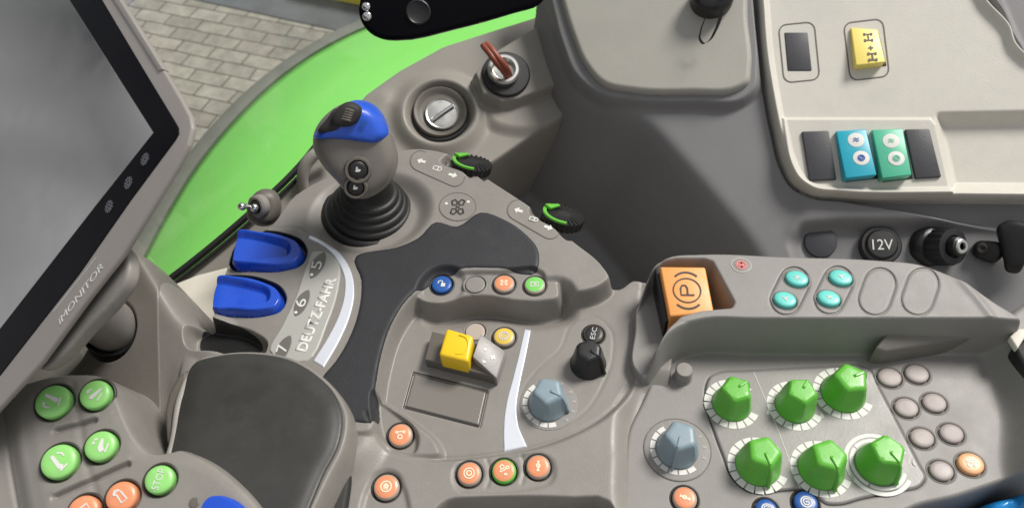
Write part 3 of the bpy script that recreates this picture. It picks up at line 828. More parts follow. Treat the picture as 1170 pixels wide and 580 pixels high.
# knobs on the armrest
P, N = ra.hit(627, 461)
scale = disc(armrest, P, N, 33 * px_len(P), 0.25, M['taupe_panel'], name='dial_plate', edge=0.3)
P = P + N * .27 * MM
scale_ring(scale, P, N, 24.5 * px_len(P), 30 * px_len(P), math.radians(125), math.radians(290), 8, M['white'])
k_ = knob(armrest, P, N, 22.5 * px_len(P), 13.5 * MM, M['dial_grey'], point=math.radians(-25), label='blue grey rotary knob beside the silver strip')
for t in (60, 30, 5, -20, -45):
    a = math.radians(t); U, V = surf_axes(P, N); r = 29 * px_len(P)
    icon('swirl', P + U * math.cos(a) * r + V * math.sin(a) * r, N, 3.6 * px_len(P), M['grey_print'], scale, rot=a, w=0.3)
P, N = ra.hit(672, 416)
knob(armrest, P, N, 20.5 * px_len(P), 14 * MM, M['black'], point=math.radians(-35), label='black rotary knob below the ESC button', facets=6)
# thumbwheels with green index flag
for (x, y, dx, dy, lab) in ((539, 189, 27, 17, 'ribbed thumbwheel nearer the joystick'), (643, 249, 29, 21, 'ribbed thumbwheel nearer the bridge tip')):
    c = FA.W(x, y, 5.0); U = unit(FA.W(x + dx, y + dy, 8.5) - c); out_ = unit(np.cross((0, 0, 1.0), U))
    ax = unit(np.array((0, 0, 1.0)) + out_ * 0.45); V = np.cross(ax, U)
    R = 12.2 * MM; seg = 96; rings = []
    m = MB()
    for (rr, z) in ((0.6, -4), (0.95, -4), (1, -3.2), (1, 1.6), (0.95, 2.6), (0.7, 3.0), (0.3, 3.0)):
        rings.append([c + (U * math.cos(2 * PI * k / seg) + V * math.sin(2 * PI * k / seg)) * R * rr * (1.0 if (k // 2) % 2 or rr < .7 else 0.93) + ax * (z - (0.9 if rr >= .7 and z > 2 and not (k // 2) % 2 else 0)) * MM for k in range(seg)])
    m.loft(rings)
    w_ = m.build('thumbwheel', M['rubber'], armrest, ang=25, label=lab)
    g = MB()
    aa = np.linspace(PI * 1.02, PI * 1.8, 30)
    o = [c + (U * math.cos(a) + V * math.sin(a)) * (R * 1.01) for a in aa]; i_ = [c + (U * math.cos(a) + V * math.sin(a)) * (R * 0.85) for a in aa[::-1]]
    g.prism(np.array(o + i_) + ax * 3.5 * MM, -ax * 1.2 * MM)
    g.build('green_ring', M['green'], w_, ang=30)
    f = MB(); tip = c - U * R * 0.66 - V * R * 0.2 + ax * 3.2 * MM
    f.loft([[tip - U * 2.6 * MM - V * 4 * MM, tip + U * 2.6 * MM - V * 4 * MM, tip + U * 2.6 * MM - V * 4 * MM + ax * 2 * MM, tip - U * 2.6 * MM - V * 4 * MM + ax * 2 * MM],
            [tip - U * 1 * MM + V * 5 * MM, tip + U * 1 * MM + V * 5 * MM, tip + U * 1 * MM + V * 5 * MM + ax * 1.4 * MM, tip - U * 1 * MM + V * 5 * MM + ax * 1.4 * MM]])
    f.build('index_flag', M['green'], w_, bevel=0.4)

# ================================================================== JOYSTICK
jp, jn = ra.hit(423, 240)
joy = empty('joystick', jp, 'grey joystick with blue cap and two round buttons on a black rubber boot', 'joystick')
ax = unit(np.array((0.16, 0.0, 1.0)))
m = MB(); prof = [(26.5, -5), (26.2, -1), (25, 0.8), (23.5, 1.0)]
r, z = 22.5, 1.0
for k in range(4):
    prof += [(r, z), (r + .2, z + 1.4), (r - 0.4, z + 2.6), (r - 1.4, z + 3.2), (r - 2.0, z + 3.4)]
    r -= 2.4; z += 3.9
prof += [(12.6, z + .5), (11.8, z + 3), (11.2, z + 12)]
m.lathe([(a * 1.05 * MM, b * MM) for a, b in prof], jp, ax, 48)
boot = m.build('boot', M['rubber'], joy, ang=60)
G = FA.W(405, 172, 62)
FJ = Frame(G, unit(CAM - G + np.array((0, -0.08, 0.0))), up=(0, 0, 1))
GRIP = [(358, 156), (358, 167), (368, 187), (385, 206), (399, 221), (413, 226), (433, 219), (448, 204), (455, 184), (452, 165), (441, 140), (425, 124), (400, 117), (376, 128)]
grip = inflate(FJ, GRIP, 17, 17, rings=14, power=0.33).build('grip', M['grip'], joy, ang=60)
CAP = [(358, 155.5), (365, 144), (382, 127), (395, 118), (411, 114.5), (430, 122), (442, 140), (445, 153), (437, 161), (420, 161.5), (399, 158.5), (376, 156.5)]
cap = inflate(FJ, CAP, 20, 17, rings=14, power=0.30).build('cap', M['blue_cap'], joy, ang=60)
# seam under the cap, rocker and mark on it, buttons on the face
Nj = FJ.N
rk = [(378, 140), (386, 123), (399, 116.5), (413, 123), (408, 140), (395, 145)]
inflate(FJ, [(363, 151), (374, 135), (384, 124), (392, 130), (390, 148), (376, 152)], 4, 10, h=16.5, rings=8, power=0.3, n=4).build('rocker_well', M['gap'], cap)
m = inflate(FJ, rk, 5, 12, h=19, rings=8, power=0.3, n=4).build('rocker', M['gap'], cap)
m2 = MB()
for t in np.linspace(0.15, 0.85, 5):
    a = np.array((385, 137)) * (1 - t) + np.array((392, 121)) * t; b = np.array((404, 141)) * (1 - t) + np.array((409, 126)) * t
    m2.tube([FJ.W(*a, 22.2), FJ.W(*((a + b) / 2), 24.6), FJ.W(*b, 22.2)], 0.75 * MM, 6)
m2.build('ribs', M['taupe_dark'], m)
pm = FJ.W(415, 141, 21)
icon('rings', pm, unit(Nj), 6 * px_len(pm), M['btn_blue'], cap, w=0.18, name='symbol')
dgj = bpy.context.evaluated_depsgraph_get(); dgj.update()
for (x, y, rr, ik) in ((409, 194, 12.5, 'hare'), (406.5, 213, 11.0, 'hare')):
    dv = unit(ray(x, y)); hit, loc, nrm, _i = grip.ray_cast(Vector(CAM) - grip.matrix_basis.translation - joy.location, Vector(dv))
    p = np.array(loc + joy.location); nn = unit(np.array(nrm) + 0.8 * unit(CAM - p)); p = p + nn * 0.3 * MM
    m = MB(); r = rr * 1.2 * px_len(p)
    m.lathe([(r * 1.05, -5 * MM), (r * 1.05, 1.2 * MM), (r * .95, 2.2 * MM), (r * .8, 2.2 * MM), (r * .74, 1.2 * MM), (r * .72, -1 * MM)], p, nn, 32, caps=False)
    b = MB(); b.lathe([(r * .7, -2 * MM), (r * .7, 1.6 * MM), (r * .62, 2.1 * MM), (r * .3, 2.3 * MM), (r * .02, 2.3 * MM)], p, nn, 32)
    bb = b.build('button', M['black'], joy, ang=50)
    m.build('collar', M['taupe_dark'], bb, ang=40)
    icon(ik, p + nn * 2.35 * MM, nn, r * .45, M['soft_white'], bb, w=0.25)

# ================================================================== TOGGLE LEVER behind the paddles
tp = FA.W(305, 238, 6)
tog = empty('toggle_switch', tp, 'small grey round toggle housing with a chrome double tip, by the window edge', 'switch')
FT = Frame(tp, unit(CAM - tp), up=(0, 0, 1))
inflate(FT, [(282, 240), (288, 224), (300, 216), (314, 218), (321, 230), (320, 246), (310, 257), (295, 258), (284, 252)], 9, 10, rings=9, power=0.45).build('housing', M['taupe_dark'], tog)
c0 = FT.W(293, 236, 10); nn = unit(FT.N * .7 - FT.X * .7 + FT.Y * .1)
m = MB(); m.lathe([(6.5 * MM, -4 * MM), (6.5 * MM, 0), (5.4 * MM, 1 * MM), (4.2 * MM, 1 * MM), (3.8 * MM, -1 * MM), (.1 * MM, -1 * MM)], c0, nn, 28); m.build('collar', M['taupe'], tog, ang=40)
m = MB(); m.lathe([(3.6 * MM, -2 * MM), (3.4 * MM, 1.5 * MM), (2.2 * MM, 2.5 * MM), (.1 * MM, 2.5 * MM)], c0, nn, 24); m.build('socket', M['black'], tog, ang=40)
for (dx, dy) in ((-3.2, 2.4), (2.8, -0.8)):
    m = MB(); e = c0 + FT.X * dx * MM + FT.Y * dy * MM + nn * 5.5 * MM
    m.tube([c0, c0 * .4 + e * .6, e], [1.1 * MM, 1.3 * MM, 1.6 * MM], 12)
    m.lathe([(.1 * MM, -2.4 * MM), (1.7 * MM, -1.7 * MM), (2.4 * MM, 0), (1.7 * MM, 1.7 * MM), (.1 * MM, 2.4 * MM)], e, nn, 16)
    m.build('tip', M['chrome'], tog, ang=60)

# ================================================================== PALM REST
FP = Frame((0, 0, 0), (0, 0, 1))
rp = Relief(FA, (150, 360, 440, 680), -40, res=0.42, hbox=30)
RIM = [(217, 411), (226, 404), (246, 399), (298, 396), (332, 402), (367, 421), (391, 446), (403, 473), (398, 511), (381, 546), (360, 590), (330, 660), (240, 660), (176, 540), (186, 505), (196, 450)]
palm = empty('palm_rest', FA.W(300, 480, 14), 'large dark padded palm rest with a taupe rim, between keypad and curved pad', 'palm rest')
rp.setto(RIM, 24, 7, ph=24, off=-1.2)
hp = rp.fr.loc(300, 470, 24)
rp.h = np.where(rp.h > 9, rp.h - ((rp.gx - hp[0]) * 0.06) ** 1 - 1.6 * (rp.gx - hp[0]) ** 2 * 1.0, rp.h)
rp.h = np.maximum(rp.h, -0.04)
PINN = [(224, 414), (244, 408), (298, 405), (329, 411), (360, 428), (382, 450), (391, 474), (387, 509), (370, 543), (350, 590), (318, 650), (250, 650), (192, 540), (200, 500), (210, 450)]
rp.setto(PINN, 22.3, 4, ph=23, mode='min')
rp.blur(0.8)
link('rim', rp.mesh('palm_rim', keep=rp.h > -0.03), M['taupe'], palm)
rp.overlay('padding', PINN, 3.2, 9.0, M['palm_pad'], palm, ph=23, res=0.42, sink=0.6)
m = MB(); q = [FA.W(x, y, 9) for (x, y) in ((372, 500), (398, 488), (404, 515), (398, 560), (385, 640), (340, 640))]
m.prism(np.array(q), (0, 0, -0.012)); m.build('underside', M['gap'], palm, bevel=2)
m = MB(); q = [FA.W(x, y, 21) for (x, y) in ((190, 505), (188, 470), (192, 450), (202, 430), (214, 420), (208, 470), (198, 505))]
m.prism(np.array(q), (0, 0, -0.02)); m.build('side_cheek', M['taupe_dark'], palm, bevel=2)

# ================================================================== KEYPAD
NK = unit(np.array((-0.02, -0.16, 1.0)))
FK = Frame(FA.W(110, 500, 32), NK)
rk_ = Relief(FK, (-70, 390, 360, 700), -45, res=0.42)
keypad = empty('keypad', FK.W(120, 560, -20), 'taupe keypad pod with round green boom buttons, orange buttons and a green STOP button', 'keypad')
KP = [(-46, 470), (0, 446), (16, 436), (42, 427), (85, 421), (118, 424), (132, 434), (140, 450), (151, 476), (163, 498), (178, 511), (194, 509), (205, 506), (222, 511), (245, 522), (275, 545), (300, 570), (330, 620), (340, 700), (-60, 700), (-60, 600)]
rk_.setto(KP, 0, 7)
rk_.setto([(-80, 480), (0, 452), (16, 470), (24, 520), (40, 620), (40, 720), (-80, 720)], -7, 12, mode='min')
rk_.groove([(2, 470), (8, 520), (20, 590)], 1.0, 0.8, ph=-6, closed=False)
rk_.setto([(28, 450), (45, 436), (85, 430), (114, 432), (126, 444), (138, 470), (150, 495), (168, 518), (195, 520), (215, 522), (245, 535), (290, 575), (330, 640), (330, 700), (60, 700), (45, 580), (33, 500)], 1.8, 9, mode='max')
rk_.groove([(84, 440), (92, 480), (104, 540), (122, 590)], 0.7, 1.6, closed=False)
rk_.groove([(178, 515), (150, 490), (136, 455)], -0.5, 2, closed=False)
rk_.blur(0.5)
for (a, b, dep) in (((66, 493), (110, 481), 3.0), ((65, 568), (148, 531), 3.0)):
    rk_.groove([(a[0], a[1] - 4), (b[0], b[1] - 4)], -0.8, 1.6, closed=False, smooth=False)
    rk_.groove([a, b], dep, 1.1, closed=False, smooth=False)
for (x, y, r, ik, mt) in ((63, 460, 20, 'boom', 'btn_green'), (111, 452, 17.5, 'boom_up', 'btn_green'), (70, 528, 20.5, 'bucket', 'btn_green'), (117, 510.5, 18, 'bucket_dn', 'btn_green'),
                          (141, 568, 18, 'arrow', 'btn_orange'), (98, 584, 18, 'arrow', 'btn_orange')):
    button(rk_, keypad, x, y, r, M[mt], ik, rise=3.2, lean=0.3, bezel='taupe_dark', rot=0 if x != 98 else 1.5)
button(rk_, keypad, 184, 548.5, 17, M['btn_green'], word='STOP', wrot=1.35, rise=3.0, lean=0.3, label='green button lettered STOP')
P, N = rk_.hit(222, 574); disc(keypad, P, N, 2.2 * MM, 0.5, M['taupe_dark'], name='indicator')
link('housing', rk_.mesh('keypad_housing', keep=rk_.h > -0.04), M['taupe'], keypad)
rk_.overlay('paddle', spline([(234, 574), (240, 568), (272, 573), (280, 580), (292, 622), (236, 622), (230, 600)], 3).tolist(), 4.0, 1.2, M['blue'], keypad, ph=3, res=0.3, label='blue paddle at the lower edge of the pod')

# ================================================================== CONTROL PANEL (right)
rc = Relief(FA, (690, 255, 1260, 680), -70, res=0.42)
panel = empty('control_panel', (0.15, -0.06, -0.02), 'grey control panel with six green rotary knobs, an orange parking brake switch and turquoise buttons', 'control panel')
CB = [(722, 350, 8), (733, 318, 26), (744, 300, 28), (764, 290, 28), (800, 287, 28), (900, 290, 28), (1000, 293.5, 28), (1055, 299.5, 28), (1098, 316, 28), (1138, 342, 28), (1168, 363, 28),
      (1200, 390, 28), (1230, 520, 10), (1180, 545), (1100, 573), (1040, 590), (1000, 700), (700, 700), (705, 560), (706, 530), (711, 490), (729, 452), (739, 425), (734, 400)]
rc.setto(CB, 0, 5)
# right hand wall of the tray
rc.setto([(1134, 368, 14), (1156, 400, 14), (1174, 450, 14), (1192, 550), (1300, 620), (1300, 300), (1170, 330)], 16, 13, mode='max')
rc.blur(0.7)
# rear ridge
RIDGE = [(726, 352), (733, 320), (745, 300), (764, 290), (800, 287), (900, 290), (1000, 293.5), (1055, 299.5), (1098, 316), (1138, 342), (1172, 366), (1130, 366), (1060, 366), (960, 366), (860, 366), (806, 366), (786, 371), (766, 383), (750, 399), (738, 408), (728, 400)]
rc.setto(RIDGE, 27, 3.2, mode='max')
# pocket of the parking brake switch
rc.setto([(722, 412), (722, 350), (731, 326), (744, 309), (757, 301), (772, 298.5), (804, 298.5), (812, 301), (836, 346), (834, 350), (800, 353), (776, 360), (761, 374), (748, 396), (742, 412)], 7, 2.4, ph=26, smooth=False, mode='min')
rc.groove([(1100, 320), (1122, 345), (1135, 362)], -0.8, 2.0, ph=28, closed=False)
rc.groove([(1100, 317), (1080, 309), (1060, 300)], 0.4, 2.0, ph=28, closed=False)
rc.groove([(752, 401), (800, 402), (960, 400), (1000, 398)], 0.6, 0.5, closed=False)
rc.blur(0.35)
# film overlay seam
FILM = [(806, 444), (812, 430), (824, 425), (845, 424), (900, 421), (960, 418), (984, 417), (992, 421), (1004, 443), (1020, 473), (1036, 504), (1050, 531), (1057, 545), (1052, 554), (1025, 561), (985, 569), (955, 576), (944, 575), (930, 565), (915, 559.5), (895, 560), (875, 562), (855, 560), (838, 547), (826, 520), (815, 490), (807, 462)]
rc.groove(FILM, 0.6, 0.5)
KN = [(836, 461, 31, 22), (908, 463, 31, 22), (963, 449, 33, 24.5), (866, 531, 34, 25), (938, 535, 34, 25.5), (1003, 530, 36, 25)]
BL = [(1016, 431.5), (1047, 427.5), (1035, 466), (1067, 460.5), (1053, 500.5), (1086.5, 495.5), (1075, 538)]
# stadium seams for the turquoise buttons
def stadium(cx, cy, w, hgt, ang): return rpoly(cx, cy, w, hgt, ang, w / 2 - 0.5, 7)
ST = [stadium(903, 331.5, 35, 56, 0.46), stadium(953, 330.5, 35, 56, 0.46), stadium(1003, 332, 37, 54, 0.34), stadium(1052, 332, 37, 54, 0.34)]
for q in ST: rc.groove(q, 0.5, 0.5, ph=28, smooth=False)
for (x, y) in BL: button(rc, panel, x, y, 13.6, M['btn_grey'], rise=1.2, sy=0.9, ang=0.15)
button(rc, panel, 1108, 530.5, 15, M['btn_peach'], 'dots', 'btn_rim', rise=1.8, sy=0.9, ang=0.15, label='peach coloured round button among the grey ones')
button(rc, panel, 782, 570, 14, M['btn_orange'], 'valve', 'cream_print', rise=2.0, rim='btn_rim', rot=1.2)
button(rc, panel, 875, 583, 13, M['btn_blue'], 'spiral', rise=2.0)
button(rc, panel, 920, 575, 14, M['btn_blue'], 'spiral', rise=2.0)
for (x, y, ik) in ((910, 319.5, 'fan'), (896.5, 343.5, 'tee'), (960, 318.5, 'tee'), (946.5, 342, 'cross')):
    button(rc, panel, x, y, 13, M['btn_turq'], ik, 'soft_white', rise=1.7, sy=0.84, ang=-0.3, isize=0.62)
film, rf = rc.overlay('film_overlay', FILM, 0.6, 0.5, M['overlay'], panel, res=0.3, sink=0.5)
link('panel_body', rc.mesh('panel_body', keep=rc.h > -0.066), M['taupe_panel'], panel)
for i, q in enumerate(ST):
    N1 = np.array((0, 0, 1.0))
    m = MB(); m.ribbon([rc.hit(*p)[0] + N1 * 0.03 * MM for p in q], 0.55 * MM, N1, 0.12 * MM, closed=True)
    m.build('stadium_outline', M['ring'], panel)
m = MB(); m.ribbon([rf.hit(*p)[0] + N1 * .02 * MM for p in spline(FILM, 4)], 0.9 * MM, N1, 0.1 * MM, closed=True); m.build('film_edge', M['gap'], film)
# white parting line on the film
m = MB(); m.ribbon([rf.hit(*p)[0] + N1 * .02 * MM for p in ((861, 425), (880, 468), (898, 515), (914, 557))], 0.5 * MM, N1, 0.1 * MM); m.build('printed_line', M['grey_print'], film)
for (x, y) in ((886, 452), (989, 436), (939, 474), (912, 522), (974, 545), (1044, 528), (878, 470)):
    P, N = rf.hit(x, y); icon('drop', P, N, 6 * px_len(P), M['grey_print'], film, rot=random.uniform(-.5, .5), name='printed_mark')
labs = ('back left', 'back middle', 'back right', 'front left', 'front middle', 'front right')
tw = [35, 55, 25, -75, -70, -60]
for (x, y, ro, rk), t in zip(KN, tw):
    P, N = rf.hit(x, y); s = px_len(P)
    N = unit(N)
    big = x == 1003
    if not big:
        sr = scale_ring(panel, P, N, rk * 1.03 * s, ro * s, math.radians(35), math.radians(335), 15, M['white'])
    else:
        sr = scale_ring(panel, P, N, 33 * s, 37.5 * s, math.radians(20), math.radians(330), 2, M['white'], gap=0.02)
        scale_ring(sr, P, N, 27 * s, 31 * s, math.radians(35), math.radians(340), 3, M['white'], gap=0.03, name='inner_ring')
    knob(panel, P, N, rk * s, 15.5 * MM, M['green'], point=math.radians(t), facets=5)
P, N = rc.hit(774, 513); s = px_len(P)
dp = disc(panel, P, N, 38 * s, 0.35, M['taupe_panel'], name='dial_plate', edge=0.4)
P = P + N * .36 * MM
m = MB(); U, V = surf_axes(P, N)
m.ribbon([P + (U * math.cos(a) + V * math.sin(a)) * 37.6 * s for a in np.linspace(0, 2 * PI, 60, endpoint=False)], 0.5 * MM, N, 0.1 * MM, closed=True); m.build('outline', M['taupe_dark'], dp)
scale_ring(dp, P, N, 25.5 * s, 31 * s, math.radians(115), math.radians(310), 9, M['white'])
k_ = knob(panel, P, N, 24 * s, 15 * MM, M['dial_grey'], point=math.radians(-108), label='blue grey rotary knob with a white pointer line')
m = MB(); U, V = surf_axes(P, N); d = U * math.cos(math.radians(-108)) + V * math.sin(math.radians(-108))
for t in (55, 30, 5, -20):
    a = math.radians(t); icon('swirl', P + (U * math.cos(a) + V * math.sin(a)) * 31 * s, N, 3.6 * s, M['grey_print'], dp, rot=a, w=0.3)
block(FA, [(1000, 397), (1013, 380), (1120, 376), (1134, 382), (1066, 392), (1012, 401)], [13, 15, 15, 13, 12, 12], 16, 'tray_lip', M['column'], panel, bevel=1.6, seg=4)
# small stub
P, N = rc.hit(780, 431)
m = MB(); m.lathe([(4.6 * MM, -2 * MM), (4.6 * MM, 0.4 * MM), (4.2 * MM, 0.8 * MM), (4.1 * MM, 7.2 * MM), (3.6 * MM, 7.8 * MM), (.05 * MM, 7.9 * MM)], P, N, 32)
m.build('peg', M['taupe'], panel, ang=40)
# red indicator
P, N = rc.hit(847, 303)
ri = disc(panel, P, N, 11.5 * px_len(P), 0.15, M['taupe'], name='indicator', edge=0.2, label='flush round indicator with a red brake symbol', sy=0.92)
m = MB(); U, V = surf_axes(P, N)
m.ribbon([P + N * .14 * MM + (U * math.cos(a) + V * math.sin(a) * .92) * 11 * px_len(P) for a in np.linspace(0, 2 * PI, 40, endpoint=False)], 0.4 * MM, N, 0.1 * MM, closed=True); m.build('outline', M['grey_print'], ri)
icon('rings', P + N * .16 * MM, N, 9 * px_len(P), M['pink'], ri, w=0.2); icon('plus', P + N * .16 * MM, N, 8 * px_len(P), M['pink'], ri, w=0.3)
# parking brake switch
OR = [(754, 304), (806, 304.5), (816, 357), (765, 361)]
hs = [28, 28, 24.5, 24.5]
sw = block(FA, OR, hs, 18, 'parking_brake_switch', M['orange'], panel, bevel=1.1, seg=4, label='orange rocker switch marked P in a circle')
g = [(748, 306), (756, 303), (767, 364), (760, 368)]
block(FA, g, [24, 24, 20, 20], 18, 'switch_well', M['black'], sw, bevel=0.5)
Pn = unit(np.cross(FA.W(806, 304.5, 28) - FA.W(754, 304, 28), FA.W(765, 361, 24.5) - FA.W(754, 304, 28)))
if Pn[2] < 0: Pn = -Pn
def on_sw(x, y):
    a0 = FA.W(754, 304, 28); d = ray(x, y); return CAM + d * (((a0 - CAM) @ Pn) / (d @ Pn)) + Pn * .06 * MM
c = on_sw(785, 331.5); s = px_len(c); U, V = surf_axes(c, Pn)
def arc(r, a0, a1, sy=1.0, n=26): return [c + U * math.cos(a) * r * s + V * math.sin(a) * r * s * sy for a in np.radians(np.linspace(a0, a1, n))]
m = MB(); m.ribbon(arc(15.5, 0, 346), 1.6 * s, Pn, .1 * MM, closed=True)
m.ribbon(arc(19.5, 50, 130, 1.2), 2.4 * s, Pn, .1 * MM); m.ribbon(arc(19.5, 230, 310, 1.2), 2.4 * s, Pn, .1 * MM)
m.build('symbol', M['black_print'], sw, ang=30)
# the P stands turned a quarter, its stem to the lower side
pc = MB()
def q2(x, y): return c + U * x * s + V * y * s
pc.ribbon([q2(8, -6), q2(-7, -6), q2(-7, 3), q2(-5, 6.5), q2(-1.5, 6.5), q2(0.5, 3), q2(0.5, -6)], 2.0 * s, Pn, .12 * MM)
pc.build('lettering', M['black_print'], sw, ang=30)

# ================================================================== BLUE FILM and BLACK TRAY at the right edge
bagp = FA.W(1160, 585, -8)
bag = empty('plastic_bag', bagp, 'crumpled blue plastic film below the right corner of the control panel', 'bag')
rb = Relief(FA, (1060, 545, 1300, 680), -60, res=0.8, hbox=-10)
rb.setto([(1088, 594), (1120, 569), (1180, 548), (1260, 530), (1300, 700), (1060, 700)], -9, 14, ph=-9)
rng = np.random.default_rng(3)
for _ in range(46):
    a = rng.uniform(0, 2 * PI); ux, uy = math.cos(a), math.sin(a); ph0 = rng.uniform(0, 6); k = rng.uniform(60, 300)
    rb.h += 0.0009 * np.abs(np.sin((rb.gx * ux + rb.gy * uy) * k + ph0 + 2 * np.sin((rb.gx * uy - rb.gy * ux) * 90 + ph0))) * min(1, 120 / k) - 0.0003
link('film', rb.mesh('film', keep=rb.h > -0.055), M['bag'], bag)
tr = empty('phone_cradle', FA.W(1168, 420, 10), 'black tray with a pale rim at the right edge beside the control panel', 'cradle')
block(FA, [(1158, 396), (1168, 384), (1240, 385), (1260, 480), (1200, 470)], 16, 30, 'tray', M['black'], tr, bevel=2)
block(FA, [(1154, 384), (1163, 375), (1240, 370), (1242, 381), (1172, 384), (1163, 398)], 19, 4, 'rim', M['cream'], tr, bevel=0.8)

# ================================================================== MONITOR
d0 = 0.30
Q = at_depth(215, 152, d0)
best = None
d2 = 0.13
Q2 = at_depth(-20, 465, d0 * (1 + d2))
for d1 in np.linspace(-.3, 1.5, 1801):
    Q1 = at_depth(112, -48, d0 * (1 + d1))
    v = abs(unit(Q1 - Q) @ unit(Q2 - Q))
    if best is None or v < best[0]: best = (v, d1, Q1)
Q1 = best[2]
NM = unit(np.cross(Q - Q2, Q1 - Q))
if NM @ (CAM - Q) < 0: NM = -NM
FM = Frame(Q, NM, up=Q1 - Q)
print('monitor d1', best[1], 'normal', NM, 'cos view', NM @ unit(CAM - Q))
mon = empty('monitor', Q - NM * 0.03, 'touchscreen monitor with a black bezel in a taupe frame, on a short arm', 'monitor')
HOUS = [(-260, -400), (-60, -390), (20, -230), (135, 2), (188, 82), (206, 112), (217, 133), (219, 146), (214, 166), (200, 192), (140, 290), (100, 341), (47, 413), (-5, 470), (-120, 610), (-420, 560), (-500, 0)]
def outline_slab(fr, px, h, th, name, material, parent, bevel=1.0, smooth=False, n=4, **kw):
    poly = fr.poly(px, h, smooth, n)
    t = [fr.pt(*p, h * MM) for p in poly]
    m = MB(); m.prism(np.array(t), -fr.N * th * MM)
    return m.build(name, material, parent, bevel=bevel, **kw)
outline_slab(FM, HOUS, 0, 2.6, 'housing', M['frame_grey'], mon, bevel=1.0, seg=4)
outline_slab(FM, [(60, -165), (128, -14), (186, 79), (181, 81), (124, -8), (54, -160)], 0.5, 3, 'side_trim', M['frame_grey'], mon, bevel=0.3)
BEZ = [(-230, -400), (-90, -400), (116, 0), (165, 82), (199, 138), (203.5, 146), (204, 153), (200, 160), (148, 230), (90, 313), (0, 428), (-110, 570), (-400, 520), (-480, 0)]
outline_slab(FM, BEZ, 0.4, 2, 'bezel', M['gloss_black'], mon, bevel=0.25)
SCR = [(-260, -400), (-150, -400), (80, 2), (175, 151.5), (112, 231), (0, 375), (-110, 510), (-370, 460), (-450, 0)]
outline_slab(FM, SCR, 0.75, 1, 'screen', M['screen'], mon, bevel=0.1)
for (x, y) in ((166, 182), (147, 209), (125, 236)):
    P = FM.W(x, y, 0.45); icon('brightness', P, FM.N, 8 * px_len(P), M['mark'], mon, w=0.24, name='brightness_mark')
    P2 = FM.W(x, y, 0.47); pass
A, B = FM.W(69, 371, 0.05), FM.W(119, 305, 0.05)
text('iMONITOR', A, B, FM.N, M['white'], mon, height=9.5 * px_len(A) / MM, name='lettering', bold=0.0)
m = MB(); m.ribbon([FM.W(61, 356, 0.05), FM.W(110, 294, 0.05)], 0.8 * px_len(A), FM.N, .1 * MM); m.build('underline', M['white'], mon)
# flange behind it and the arm into the armrest's column
FL = [(143, 288), (146, 304), (144, 318), (129, 343), (96, 378), (66, 411), (46, 422), (30, 400), (110, 280)]
outline_slab(FM, FL, -5, 6, 'mounting_flange', M['taupe'], mon, bevel=1.6, smooth=True)
a0 = FA.W(96, 350, 44); a1 = FA.W(136, 378, 6)
m = MB(); m.tube([a0, (a0 + a1) / 2, a1 + (a1 - a0) * .15], 12.5 * MM, 36); m.build('mounting_arm', M['taupe'], mon, ang=60)
hp = FA.W(128, 375, 10); axm = unit(a0 - a1)
m = MB(); m.lathe([(14.2 * MM, -3 * MM), (15.5 * MM, 1.5 * MM), (14.6 * MM, 2.6 * MM), (13.4 * MM, 1.5 * MM), (13.2 * MM, -3 * MM)], a1 + axm * 6 * MM, axm, 44, caps=False)
m.build('arm_collar', M['black'], mon, ang=50)

# ================================================================== SIDE CONSOLE (cab wall on the right)
FS = Frame(at_depth(1010, 190, 0.52), unit((-0.14, -0.46, 0.88)))
rs = Relief(FS, (560, -60, 1330, 420), -12, res=0.8)
side = empty('side_console', FS.W(1000, 260, -60), 'grey side console with beige pillar cover and beige switch panel along the cab wall', 'side console')
# trough behind the armrest: falls away to the left of a fold line
rs.h[:] = -6 * MM
rs.setto([(868, 60), (882, 130), (900, 200), (915, 240), (905, 262), (918, 300), (960, 420), (1000, 420), (1400, 420), (1400, 200), (1400, -100), (870, -100)], -3, 10, mode='max')
# recess of the socket row
rs.setto([(914, 300), (905, 276), (916, 261), (960, 257), (1200, 256), (1330, 258), (1330, 420), (930, 420)], -14, 7, ph=-8, smooth=False, mode='min')
rs.setto([(1125, -80), (1150, 5), (1166, 40), (1200, 90), (1400, 90), (1400, -80)], -28, 16, ph=-10, mode='min')
TRO = [(400, -120), (596, -90), (628, 10), (644, 60), (664, 98), (700, 118), (730, 134), (775, 180), (820, 232), (858, 280), (885, 330), (940, 430), (560, 470), (300, 470)]
dT = -sdf_grid(rs.gx, rs.gy, FS.poly(TRO, 0), 0.4)
wT = 16 * MM
tt = np.clip(dT + wT / 2, 0, None)
rs.h = rs.h - 1.7 * np.minimum(np.where(tt < wT, tt * tt / (2 * wT), tt - wT / 2), 70 * MM)
rs.blur(2.5)
rs.setto([(596, -90), (626, 0), (640, 52), (656, 88), (684, 110), (722, 117), (795, 119), (850, 116), (866, 102), (869, 76), (866, 10), (860, -90)], 1, 7, ph=0, mode='max')
PIL = [(625, -90), (641, 0), (654, 42), (668, 74), (690, 97), (722, 104), (790, 106), (842, 102.5), (856, 94), (859, 78), (855, 20), (850, -90)]
rs.overlay('pillar_cover', PIL, 5, 4, M['pillar_beige'], side, ph=5, res=0.5, sink=2)
BEI = [(868, -90), (869, 10), (873, 60), (880, 105), (889, 150), (898, 185), (910, 207), (928, 219), (960, 223), (1100, 225), (1230, 226), (1340, 226), (1340, 60), (1180, 60), (1166, 46), (1160, 28), (1132, -4), (1100, -90)]
rs.setto([(860, -90), (862, 10), (867, 60), (874, 108), (883, 153), (893, 190), (907, 213), (928, 224), (960, 228), (1340, 231), (1340, 60), (1180, 60), (1166, 46), (1160, 28), (1132, -4), (1100, -90)], -14, 3, ph=-3, mode='min')
